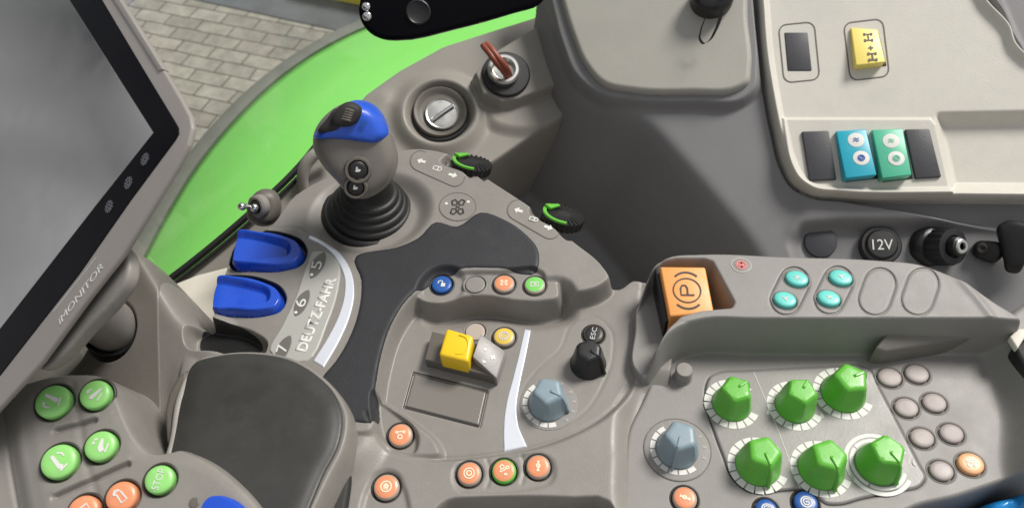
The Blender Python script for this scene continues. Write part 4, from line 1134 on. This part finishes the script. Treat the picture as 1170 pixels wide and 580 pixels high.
link('console_wall', rs.mesh('console_wall', keep=rs.sdf(FS.poly([(300, -140), (606, -140), (627, 6), (612, 60), (560, 110), (450, 170), (300, 300)], -60, False), 0.4) > 0), M['side_grey'], side)
def beishape(o, d, t):
    x0, y0 = FS.loc(1000, 110)
    h = np.zeros_like(d)
    # raised lip all round, floor a little lower
    h += -4.5 * MM * sstep((-d - 2.5 * MM) / (5 * MM))
    # the switch bank stands up from the floor, the pocket beside it goes down
    dd = sdf_grid(o.gx, o.gy, FS.poly([(895, 133), (1066, 133), (1072, 140), (1090, 222), (905, 222)], 5, False), 0.05)
    h += 4.0 * MM * sstep(0.5 - dd / (3.0 * MM))
    dp_ = sdf_grid(o.gx, o.gy, FS.poly([(1076, 133), (1340, 128), (1340, 211), (1094, 211)], 0, False), 0.05)
    h += -9 * MM * sstep(0.5 - dp_ / (9 * MM))
    return h
bp, rbp = rs.overlay('switch_panel', BEI, 17, 3, M['beige'], side, ph=4, res=0.5, sink=2, shape=beishape)
for q in (rpoly(913, 60, 41, 66, -0.10, 9), rpoly(990, 57, 45, 66, -0.12, 9)):
    N1 = FS.N
    m = MB(); m.ribbon([rbp.hit(*p)[0] + N1 * .05 * MM for p in q], 0.9 * MM, N1, .15 * MM, closed=True); m.build('switch_frame', M['taupe_dark'], bp)
def rocker(px, h0, h1, material, name, label=None, th=8):
    P, N = rbp.hit(sum(p[0] for p in px) / 4, sum(p[1] for p in px) / 4)
    hb = (P - FS.O) @ FS.N / MM
    return block(FS, px, [hb + h0, hb + h0, hb + h1, hb + h1], th, name, material, side, bevel=0.9, label=label), hb
rocker([(896, 37), (923, 37), (928, 81), (900, 81)], 0.6, 0.6, M['dark_insert'], 'blank_insert', th=2)
rocker([(916, 150), (947, 149), (956, 205), (925, 206.5)], 2.0, 2.0, M['dark_insert'], 'blank_insert', th=3)
rocker([(1034, 147.5), (1062, 147), (1076, 202), (1046, 204)], 2.0, 2.0, M['dark_insert'], 'blank_insert', th=3)
def switch(px, h0, h1, mt, label, marks, mmat, badge):
    o, hb = rocker(px, h0, h1, M[mt], 'rocker_switch', label)
    a = [FS.W(px[0][0], px[0][1], hb + h0), FS.W(px[1][0], px[1][1], hb + h0), FS.W(px[2][0], px[2][1], hb + h1)]
    n = unit(np.cross(a[1] - a[0], a[2] - a[0])); n = n if n @ FS.N > 0 else -n
    for (x, y, k) in marks:
        d = ray(x, y); P = CAM + d * (((a[0] - CAM) @ n) / (d @ n)) + n * .05 * MM
        if badge:
            b = disc(o, P, n, 9 * px_len(P), .12, M['white'], name='badge', edge=0.1)
            icon(k, P + n * .15 * MM, n, 6 * px_len(P), M[mmat], b, w=0.22)
        else:
            icon(k, P, n, 7 * px_len(P), M[mmat], o, w=0.2)
    # dark gap under the raised end
    g = [(p[0] + 1, p[1] + 4) for p in px]
    block(FS, g, hb + 0.5, 2, 'switch_well', M['black'], o, bevel=0.2)
switch([(972, 31.5), (1003, 34), (1012, 71), (978, 75)], 2.0, 7.5, 'lemon', 'pale yellow rocker switch with an axle symbol', [(992, 43, 'axle'), (995, 55, 'plus'), (997, 65, 'axle')], 'black_print', False)
switch([(955, 149.5), (990, 147.5), (1002, 200), (966, 204)], 3.5, 9.0, 'cyan', 'bright blue rocker switch with two white round symbols', [(978, 160, 'swirl'), (984, 180.5, 'rings')], 'btn_blue', True)
switch([(996, 148), (1032, 147), (1042, 200), (1008, 204)], 3.5, 9.0, 'mint', 'mint green rocker switch with two white round symbols', [(1018, 161, 'swirl'), (1024, 181, 'rings')], 'mint', True)
# socket row
P, N = rs.hit(937, 277); disc(side, P, N, 18 * px_len(P), 2.2, M['dark_insert'], name='blanking_plug', edge=0.8)
P, N = rs.hit(1004, 282); r = 22 * px_len(P); Nn = unit(N + np.array((0, 0, .2)))
m = MB(); m.lathe([(r * 1.02, -2 * MM), (r * 1.02, 5 * MM), (r * .95, 6 * MM), (r * .8, 6 * MM), (r * .76, 7 * MM), (r * .7, 8 * MM), (r * .02, 8.3 * MM)], P, Nn, 40)
so = m.build('power_socket', M['black'], side, ang=40, label='black round socket cap lettered 12V')
m = MB(); U, V = surf_axes(P, Nn)
m.prism(np.array([P + U * x * MM + V * (y * MM + r) + Nn * 5.5 * MM for (x, y) in ((-3.5, -1), (3.5, -1), (3, 2.5), (-3, 2.5))]), -Nn * 3 * MM); m.build('cap_tab', M['black'], so, bevel=.6)
text('12V', P + Nn * 8.3 * MM - U * r * .5 - V * r * .32, P + Nn * 8.3 * MM + U * r * .5 - V * r * .32, Nn, M['white'], so, height=r * .55 / MM)
P, N = rs.hit(1066, 282); axc = unit(N * 0.75 + c2w((0.75, 0.22, -0.3)) * 0.55)
m = MB(); s = px_len(P); seg = 72
prof = [(24, -6), (24, 0), (22, 2), (19, 3), (19, 4), (21.5, 5), (21.5, 14), (20, 16), (13, 16.5), (12, 15), (11, 15), (10.5, 21), (7.5, 22), (5, 22), (4.6, 17), (.1, 17)]
rings = []
U = unit(np.cross(axc, (0, 0, 1.0))); V = np.cross(axc, U)
for i, (a, z) in enumerate(prof):
    rings.append([P + (U * math.cos(2 * PI * k / seg) + V * math.sin(2 * PI * k / seg)) * a * s * (0.94 if 4 < i < 7 and k % 4 < 2 else 1) + axc * z * MM for k in range(seg)])
m.loft(rings); cn = m.build('connector', M['black'], side, ang=30, label='black threaded connector with a steel centre pin')
m = MB(); m.lathe([(8.2 * s, 0), (8.2 * s, 1.4 * MM), (7 * s, 2 * MM), (4.4 * s, 2 * MM), (4 * s, 0.6 * MM)], P + axc * 21 * MM, axc, 28, caps=False); m.build('pin_ring', M['steel'], cn, ang=40)
P, N = rs.hit(1140, 283)
cl = empty('cable_clamp', P, 'black clamp lever at the right end of the socket row', 'clamp')
FC = Frame(P + N * 12 * MM, unit(CAM - P), up=c2w((0, -1, 0)))
inflate(FC, [(1140, 258), (1150, 252), (1175, 254), (1215, 258), (1215, 275), (1172, 276), (1171, 300), (1163, 312), (1150, 310), (1146, 296), (1142, 280)], 6, 6, rings=7, power=.25).build('lever', M['black'], cl)
inflate(FC, [(1111, 282), (1116, 276), (1130, 275), (1144, 278), (1146, 292), (1136, 300), (1122, 297), (1112, 291)], 5, 8, h=-4, rings=7, power=.3).build('hinge', M['rubber'], cl)
m = MB(); pp = FC.W(1122, 284, 2); m.lathe([(3.4 * MM, -1 * MM), (3.4 * MM, 1 * MM), (2.6 * MM, 1.6 * MM), (1 * MM, 1.4 * MM), (.1 * MM, .6 * MM)], pp, FC.N, 20); m.build('screw', M['gap'], cl, ang=40)
# plug with strap hanging on the pillar cover
P, N = rs.hit(812, 6); P = P + N * 8 * MM
plug = empty('plug', P, 'black round plug with chrome pin and strap loop on beige pillar cover', 'plug')
Nn = unit(N + np.array((0.0, -0.1, 0.0)))
s = px_len(P)
m = MB(); m.lathe([(24 * s, -3 * MM), (24 * s, 6 * MM), (22 * s, 11 * MM), (18 * s, 13 * MM), (6 * s, 13.5 * MM), (.1 * s, 13.5 * MM)], P, Nn, 40, None, 1.0, 0.9); m.build('plug_body', M['black'], plug, ang=40)
pp, _ = rs.hit(826, 7); pp = pp + N * 22 * MM
m = MB(); m.lathe([(4.6 * s, -6 * MM), (4.6 * s, 2 * MM), (3.6 * s, 3.5 * MM), (.1 * s, 3.8 * MM)], pp, unit(N + c2w((.3, .2, 0))), 24); m.build('pin', M['chrome'], plug, ang=40)
FQ = Frame(P + N * 26 * MM, unit(CAM - P))
m = MB()
path = [FQ.W(*p) for p in spline([(825, 8), (823, 20), (817, 36), (810, 47), (804, 50), (800, 46), (801, 34), (806, 20)], 6, False)]
nn = FQ.X
pth = []
m.loft([[p - FQ.X * w * MM - FQ.N * .5 * MM, p + FQ.X * w * MM - FQ.N * .5 * MM, p + FQ.X * w * MM + FQ.N * .5 * MM, p - FQ.X * w * MM + FQ.N * .5 * MM] for p, w in zip(path, np.linspace(1.6, 0.5, len(path)))])
m.build('strap', M['rubber'], plug)

# ================================================================== SILL PANEL with speaker and key switch
FW = Frame(at_depth(500, 130, 0.60), unit((0.06, -0.34, 0.94)))
rw = Relief(FW, (190, -40, 730, 390), -150, res=0.8)
sill = empty('window_sill', FW.W(480, 190, -60), 'grey sill panel under the side window with a round speaker and a key switch block', 'sill panel')
EDGE = [(190, 322), (215, 303), (280, 249), (345, 187), (380, 142), (414, 103), (452, 76), (503, 48), (565, 28), (607, 15), (640, 0), (660, -60)]
rw.setto(EDGE[:-1] + [(650, 0), (652, 50), (656, 98), (653, 130), (640, 143), (600, 168), (555, 199), (520, 222), (500, 420), (190, 420)], 0, 6, smooth=False, ph=0)
# speaker: raised ring with a dished well
rw.dish(503, 130, 33, -7, 14, ph=2)
rw.dish(503, 130, 23.5, 13, 6, ph=2)
rw.groove([(345, 215), (400, 160), (440, 118)], -3, 9, closed=False)
rw.blur(1.4)
KB = [(540, 84), (563, 60), (626, 22), (650, 92), (592, 113), (572, 116), (550, 108)]
rw.setto(KB, 15, 5, ph=15, mode='max', smooth=False, tilt=(-0.04, 0.10))
rw.groove([(651, 93), (592, 113), (565, 116), (545, 105)], -0.8, 0.9, ph=13, closed=False)
rw.setto([(556, 108), (592, 118), (650, 98), (652, 130), (642, 138), (600, 150), (560, 140)], 4, 10, ph=3, mode='max')
link('panel', rw.mesh('sill_panel', keep=rw.h > -0.145), M['sill'], sill)
c = FW.W(503, 131, -6); s = px_len(c)
m = MB(); m.lathe([(36 * s, -8 * MM), (36 * s, 2.5 * MM), (34.5 * s, 3.4 * MM), (32.5 * s, 3.4 * MM), (32 * s, 0), (31.6 * s, -5 * MM)], c, FW.N, 56, caps=False)
sp = m.build('vent_ring', M['black'], sill, ang=40)
m = MB(); m.lathe([(31 * s, -6 * MM), (31 * s, 5 * MM), (29.5 * s, 7.5 * MM), (26 * s, 7.2 * MM), (23.5 * s, 5.2 * MM), (20 * s, 4.8 * MM), (.1 * MM, 4.8 * MM)], c, unit(FW.N + FW.X * .06 - FW.Y * .1), 56)
vk = m.build('vent_face', M['taupe_dark'], sill, ang=50)
c2 = c + FW.N * 4.8 * MM + FW.X * 1.5 * MM - FW.Y * 2.5 * MM; n2 = unit(FW.N + FW.X * .06 - FW.Y * .1)
m = MB(); m.lathe([(19 * s, -1 * MM), (19 * s, 2 * MM), (18 * s, 2.6 * MM), (16.8 * s, 2.4 * MM), (16.5 * s, 1.8 * MM), (.1 * MM, 2.2 * MM)], c2, n2, 44)
ms = m.build('silver_disc', M['steel'], vk, ang=40)
U, V = surf_axes(c2, n2); a = math.radians(38); d = U * math.cos(a) + V * math.sin(a)
m = MB(); m.tube([c2 + n2 * 2.6 * MM - d * 15 * s, c2 + n2 * 3.2 * MM, c2 + n2 * 2.6 * MM + d * 15 * s], 1.9 * s, 10); m.build('disc_bar', M['chrome'], ms)
a = np.cross(n2, d)
m = MB(); m.ribbon([c2 + n2 * 2.3 * MM - d * 15 * s - a * 2.6 * s, c2 + n2 * 2.3 * MM + d * 15 * s - a * 2.6 * s], 1.2 * s, n2, .3 * MM); m.build('slot', M['gap'], ms)
# key switch
P, N = rw.hit(578, 86); s = px_len(P)
m = MB(); m.lathe([(27.5 * s, -3 * MM), (27.5 * s, 1.8 * MM), (26 * s, 2.8 * MM), (20 * s, 3 * MM), (.1 * MM, 3 * MM)], P, N, 48); kb = m.build('key_switch', M['black'], sill, ang=40)
P2, _ = rw.hit(575, 84); P2 = P2 + N * 3 * MM
m = MB(); m.lathe([(18.5 * s, -1 * MM), (18.5 * s, 4 * MM), (16.5 * s, 5.4 * MM), (13.5 * s, 5.4 * MM), (12 * s, 4.2 * MM), (11.5 * s, 1 * MM), (.1 * MM, 1 * MM)], P2, N, 44); m.build('switch_ring', M['steel'], kb, ang=40)
key = empty('key_cord', P2, 'red brown cord loop with a chrome key in the key switch by the window', 'key cord')
FKY = Frame(P2 + N * 6 * MM, unit(CAM - P2))
m = MB()
for off in (0, 4.2):
    pth = [FKY.W(*p) for p in spline([(581 + off * .2, 88 + off * .3, -4), (573 + off, 80 - off * .2, 9), (563 + off, 68, 13), (555 + off * 1.1, 55 - off * .2, 9), (553 + off, 51, 3)], 6, False)] if False else [FKY.W(a_, b_, h_) for (a_, b_, h_) in ((581 + off * .2, 89 - off, -3), (575 + off, 81 - off * .6, 8), (566 + off, 70 - off * .6, 13), (557 + off, 58 - off * .5, 10), (552 + off, 52 - off * .3, 4))]
    m.tube(list(spline(pth, 5, False)), 3.6 * px_len(P2), 10)
m.build('cord', M['cord'], key, ang=60)
m = MB(); q = [FKY.W(x, y, 4) for (x, y) in ((550, 56), (556, 52), (582, 82), (577, 87))]; m.prism(np.array(q), -FKY.N * 2 * MM); m.build('key_blade', M['chrome'], key, bevel=.3)
# arched grip behind the joystick
m = MB(); pth = [FW.W(x, y, h) for (x, y, h) in ((347, 218, 2), (346, 200, 12), (352, 184, 18), (364, 174, 20), (380, 172, 16))]
m.tube(list(spline(pth, 6, False)), 4.2 * MM, 12); m.build('grab_loop', M['taupe_light'], sill)
# cream foot plate below the paddles
cp = FA.W(232, 350, -45)
crm = empty('cream_cover', cp, 'cream plastic cover seen below the blue paddles, beside the window edge', 'cover')
block(FA, [(180, 330), (225, 312), (268, 301), (300, 310), (300, 400), (180, 420)], -42, 12, 'cover_plate', M['cream'], crm, bevel=3)

# window seal and pane
win = empty('side_window', FW.W(280, 249, 2), 'clear side window pane standing in a black rubber seal along the sill', 'window')
sl = [FW.W(x, y, 1.5) for (x, y) in EDGE[:5]]
sl = list(spline(sl, 6, False))
m = MB(); m.tube(sl, 2.6 * MM, 8); m.build('seal', M['rubber'], win)
m = MB(); m.tube([p + np.array((0.0055, -0.004, 0.001)) for p in sl], 1.5 * MM, 8); m.build('seal_lip', M['rubber'], win)
mg = bpy.data.materials.new('window_glass'); mg.use_nodes = True; nt = mg.node_tree
for nd in list(nt.nodes): nt.nodes.remove(nd)
o_ = nt.nodes.new('ShaderNodeOutputMaterial'); mx = nt.nodes.new('ShaderNodeMixShader'); tb = nt.nodes.new('ShaderNodeBsdfTransparent'); gb = nt.nodes.new('ShaderNodeBsdfGlossy')
gb.inputs['Roughness'].default_value = 0.02; tb.inputs['Color'].default_value = (0.93, 0.96, 0.94, 1)
fr_ = nt.nodes.new('ShaderNodeFresnel'); fr_.inputs['IOR'].default_value = 1.45
sc_ = nt.nodes.new('ShaderNodeMath'); sc_.operation = 'MULTIPLY'; sc_.inputs[1].default_value = 0.8
mx.inputs[0].default_value = 0.05; nt.links.new(tb.outputs[0], mx.inputs[1]); nt.links.new(gb.outputs[0], mx.inputs[2]); nt.links.new(mx.outputs[0], o_.inputs[0])
eb = [FW.W(x, y, 0) - FW.N * .02 + np.array((-.003, .004, 0)) for (x, y) in EDGE]
m = MB(); upv = np.array((-0.10, 0.10, 0.5))
th = np.array((-0.003, 0.003, 0))
m.loft([[p, p + upv, p + upv + th, p + th] for p in eb]); m.build('pane', mg, win)

# black bracket at the top
bp_ = at_depth(520, 10, 0.46)
br = empty('black_bracket', bp_, 'glossy black rounded bracket with two chrome screws at the top edge', 'bracket')
FB = Frame(bp_, unit(CAM - bp_ + np.array((0, 0, .05))))
outline_slab(FB, [(411, 0), (409, 12), (414, 28), (424, 39), (438, 45), (452, 46), (520, 33), (588, 14), (618, 4), (640, -40), (600, -90), (440, -90), (414, -40)], 0, 14, 'bracket_body', M['gloss_black'], br, bevel=3, smooth=True, seg=4)
for (x, y, r) in ((419, 8, 5.2), (420, 19, 5.6)):
    p = FB.W(x, y, 0.2); s = px_len(p)
    m = MB(); m.lathe([(r * s, -1 * MM), (r * s, 1.2 * MM), (r * .7 * s, 2.4 * MM), (.05 * MM, 2.8 * MM)], p, FB.N, 24); m.build('screw', M['chrome'], br, ang=50)
p = FB.W(478, 14, 0.1); s = px_len(p)
m = MB(); m.lathe([(14 * s, -1 * MM), (14 * s, .5 * MM), (12.5 * s, .9 * MM), (11 * s, .3 * MM), (.05 * MM, .1 * MM)], p, FB.N, 36); m.build('round_cap', M['black'], br, ang=40)

# ================================================================== OUTSIDE: fender, paving
fen = empty('fender', FA.W(300, 180, -430), 'lime green rear fender with a grey rubber edge, seen through the side window', 'fender')
OUT = [(120, 372), (150, 318), (185, 252), (222, 192), (262, 143), (306, 100), (352, 66), (400, 40), (440, 24), (520, 2), (640, -30), (800, -60)]
INN = [(250, 470), (300, 400), (350, 330), (400, 260), (450, 200), (500, 160), (560, 120), (620, 90), (680, 70), (760, 40), (860, 0), (1000, -30), (1200, -70)]
a = spline([FA.W(x, y, -470) for x, y in OUT], 5, False); b = spline([FA.W(x, y, -330) for x, y in INN], 5, False)
NR = 14; rings = []
for t in np.linspace(0, 1, NR):
    crown = math.sin(t * PI) * 0.03
    rings.append([p * (1 - t) + q * t + np.array((0, 0, crown)) for p, q in zip(a, b)])
v = [p for r in rings for p in r]; n = min(len(a), len(b)); a = a[:n]; b = b[:n]
m = MB(); m.add(v, [(i * n + k, i * n + k + 1, (i + 1) * n + k + 1, (i + 1) * n + k) for i in range(NR - 1) for k in range(n - 1)])
o = m.build('fender_shell', M['fender'], fen, ang=60)
sm = o.modifiers.new('thickness', 'SOLIDIFY'); sm.thickness = 0.006; sm.offset = -1
m = MB(); rg = []
for i, p in enumerate(a):
    tg = unit(a[min(i + 1, n - 1)] - a[max(i - 1, 0)]); outw = unit(np.cross(tg, (0, 0, 1.0)))
    if outw @ (p - b[i]) < 0: outw = -outw
    rg.append([p + np.array((0, 0, .008)) - outw * .006, p + outw * .022 + np.array((0, 0, .004)), p + outw * .034 - np.array((0, 0, .012)), p + outw * .034 - np.array((0, 0, .08)), p - np.array((0, 0, .08)), p - outw * .006 - np.array((0, 0, .02))])
m.loft(rg); m.build('rubber_edge', M['fender_rim'], fen, ang=50)

def ground_mat():
    m = bpy.data.materials.new('block_paving'); m.use_nodes = True; nt = m.node_tree; b = nt.nodes['Principled BSDF']
    tc = nt.nodes.new('ShaderNodeTexCoord'); mp = nt.nodes.new('ShaderNodeMapping')
    nt.links.new(tc.outputs['Object'], mp.inputs[0])
    nz0 = nt.nodes.new('ShaderNodeTexNoise'); nz0.inputs['Scale'].default_value = 6
    nt.links.new(tc.outputs['Object'], nz0.inputs['Vector'])
    ad = nt.nodes.new('ShaderNodeVectorMath'); ad.operation = 'MULTIPLY_ADD'; ad.inputs[1].default_value = (.018, .018, 0); 
    nt.links.new(nz0.outputs['Color'], ad.inputs[0]); nt.links.new(mp.outputs[0], ad.inputs[2])
    br = nt.nodes.new('ShaderNodeTexBrick'); nt.links.new(ad.outputs[0], br.inputs['Vector'])
    br.inputs['Scale'].default_value = 1; br.inputs['Brick Width'].default_value = 0.205; br.inputs['Row Height'].default_value = 0.092
    br.inputs['Mortar Size'].default_value = 0.005; br.inputs['Mortar Smooth'].default_value = 0.7; br.inputs['Bias'].default_value = -.1
    br.inputs['Color1'].default_value = (.27, .245, .215, 1); br.inputs['Color2'].default_value = (.37, .34, .30, 1); br.inputs['Mortar'].default_value = (.09, .075, .058, 1)
    nz = nt.nodes.new('ShaderNodeTexNoise'); nz.inputs['Scale'].default_value = 9; nz.inputs['Detail'].default_value = 8; nt.links.new(tc.outputs['Object'], nz.inputs['Vector'])
    mr = nt.nodes.new('ShaderNodeMapRange'); mr.inputs['From Min'].default_value = .3; mr.inputs['From Max'].default_value = .7; mr.inputs['To Min'].default_value = .62; mr.inputs['To Max'].default_value = 1.25
    nz.inputs['Roughness'].default_value = .72
    nt.links.new(nz.outputs['Fac'], mr.inputs['Value'])
    ml = nt.nodes.new('ShaderNodeVectorMath'); ml.operation = 'SCALE'; nt.links.new(br.outputs['Color'], ml.inputs[0]); nt.links.new(mr.outputs[0], ml.inputs['Scale'])
    nt.links.new(ml.outputs[0], b.inputs['Base Color']); b.inputs['Roughness'].default_value = .85
    bp = nt.nodes.new('ShaderNodeBump'); bp.inputs['Strength'].default_value = .6; bp.inputs['Distance'].default_value = .01; bp.invert = True
    nt.links.new(br.outputs['Fac'], bp.inputs['Height']); nt.links.new(bp.outputs[0], b.inputs['Normal'])
    return m
GZ = -2.15
def sheet(name, pts, z, material, kind='structure', rotz=0.0, origin=(0, 0)):
    me = bpy.data.meshes.new(name); me.from_pydata([(x, y, 0) for x, y in pts], [], [tuple(range(len(pts)))]); me.update()
    o = link(name, me, material, None, smooth=False); o['kind'] = kind; o.location = (origin[0], origin[1], z); o.rotation_euler = (0, 0, rotz); return o
pg = FA.W(280, 45, GZ / MM); ga = FA.W(330, 0, GZ / MM); gb_ = FA.W(400, 27, GZ / MM)
r1, r2 = FA.W(210, 40, GZ / MM), FA.W(310, 60, GZ / MM)
rot = math.atan2(r2[1] - r1[1], r2[0] - r1[0])
print('row angle', math.degrees(rot), 'ground at', pg)
sheet('paving', [(-60, -60), (60, -60), (60, 60), (-60, 60)], GZ, ground_mat(), rotz=rot, origin=(pg[0], pg[1]))
asp = mat('asphalt', (.11, .115, .125), .9, grain=.3, gscale=200, mott=.25, mscale=6)
e0 = FA.W(185, -8, GZ / MM); e1 = FA.W(392, 37, GZ / MM); du = (e1 - e0) / np.linalg.norm(e1 - e0); dv = np.array((-du[1], du[0], 0))
rt = math.atan2(du[1], du[0])
sheet('road', [(-30, 0), (30, 0), (30, 30), (-30, 30)], GZ + .006, asp, rotz=rt, origin=(e0[0], e0[1]))
y0 = FA.W(352, -3, GZ / MM); y1 = FA.W(412, 9, GZ / MM); dy = (y1 - y0); rt2 = math.atan2(dy[1], dy[0])
yk = MB(); 
c0 = y0; d_ = unit(dy * np.array((1, 1, 0))); nv = np.array((-d_[1], d_[0], 0))
ring = lambda p: [p, p + nv * .0, p + nv * .0 + np.array((0, 0, .12)), p]
yk.loft([[c0 - d_ * .05 + q for q in ((nv * 0), nv * .3, nv * .3 + np.array((0, 0, .12)), np.array((0, 0, .12)))], [c0 + d_ * 6 + q for q in ((nv * 0), nv * .3, nv * .3 + np.array((0, 0, .12)), np.array((0, 0, .12)))]])
ko = yk.build('kerb', M['yellow_paint'], None, bevel=8, kind='structure')
ko.location = (0, 0, 0.01)

# ================================================================== LIGHT
SUN_EL, SUN_AZ = math.radians(52), math.radians(62)      # azimuth clockwise from +Y
wd_ = bpy.data.worlds.new('World'); S.world = wd_; wd_.use_nodes = True; nt = wd_.node_tree
bg = nt.nodes['Background']; sky = nt.nodes.new('ShaderNodeTexSky'); sky.sky_type = 'NISHITA'; sky.sun_disc = False
sky.sun_elevation = SUN_EL; sky.sun_rotation = SUN_AZ; sky.air_density = 1.2; sky.dust_density = 3.5
tc = nt.nodes.new('ShaderNodeTexCoord'); nz = nt.nodes.new('ShaderNodeTexNoise'); nz.inputs['Scale'].default_value = 2.4; nz.inputs['Detail'].default_value = 2.5; nz.inputs['Roughness'].default_value = .55
nt.links.new(tc.outputs['Generated'], nz.inputs['Vector'])
cr = nt.nodes.new('ShaderNodeMapRange'); cr.inputs['From Min'].default_value = .34; cr.inputs['From Max'].default_value = .68
nt.links.new(nz.outputs['Fac'], cr.inputs['Value'])
mxc = nt.nodes.new('ShaderNodeMix'); mxc.data_type = 'RGBA'
nt.links.new(cr.outputs[0], mxc.inputs['Factor']); 
hs_ = nt.nodes.new('ShaderNodeHueSaturation'); hs_.inputs['Saturation'].default_value = 0.45; hs_.inputs['Value'].default_value = 0.6; nt.links.new(sky.outputs[0], hs_.inputs['Color'])
nt.links.new(hs_.outputs[0], mxc.inputs['A']); mxc.inputs['B'].default_value = (13, 13, 13.2, 1)
nt.links.new(mxc.outputs['Result'], bg.inputs['Color']); bg.inputs['Strength'].default_value = 0.055
sd = bpy.data.lights.new('sun', 'SUN'); sd.energy = 3.7; sd.angle = math.radians(18); sd.color = (1, .96, .9)
so_ = bpy.data.objects.new('sun', sd); COL.objects.link(so_)
dirv = Vector((math.sin(SUN_AZ) * math.cos(SUN_EL), math.cos(SUN_AZ) * math.cos(SUN_EL), math.sin(SUN_EL)))
so_.rotation_euler = dirv.to_track_quat('Z', 'Y').to_euler()
S.view_settings.view_transform = 'Standard'; S.view_settings.look = 'None'; S.view_settings.exposure = 0.15; S.view_settings.gamma = 1.0
S.cycles.max_bounces = 8
S.render.film_transparent = False
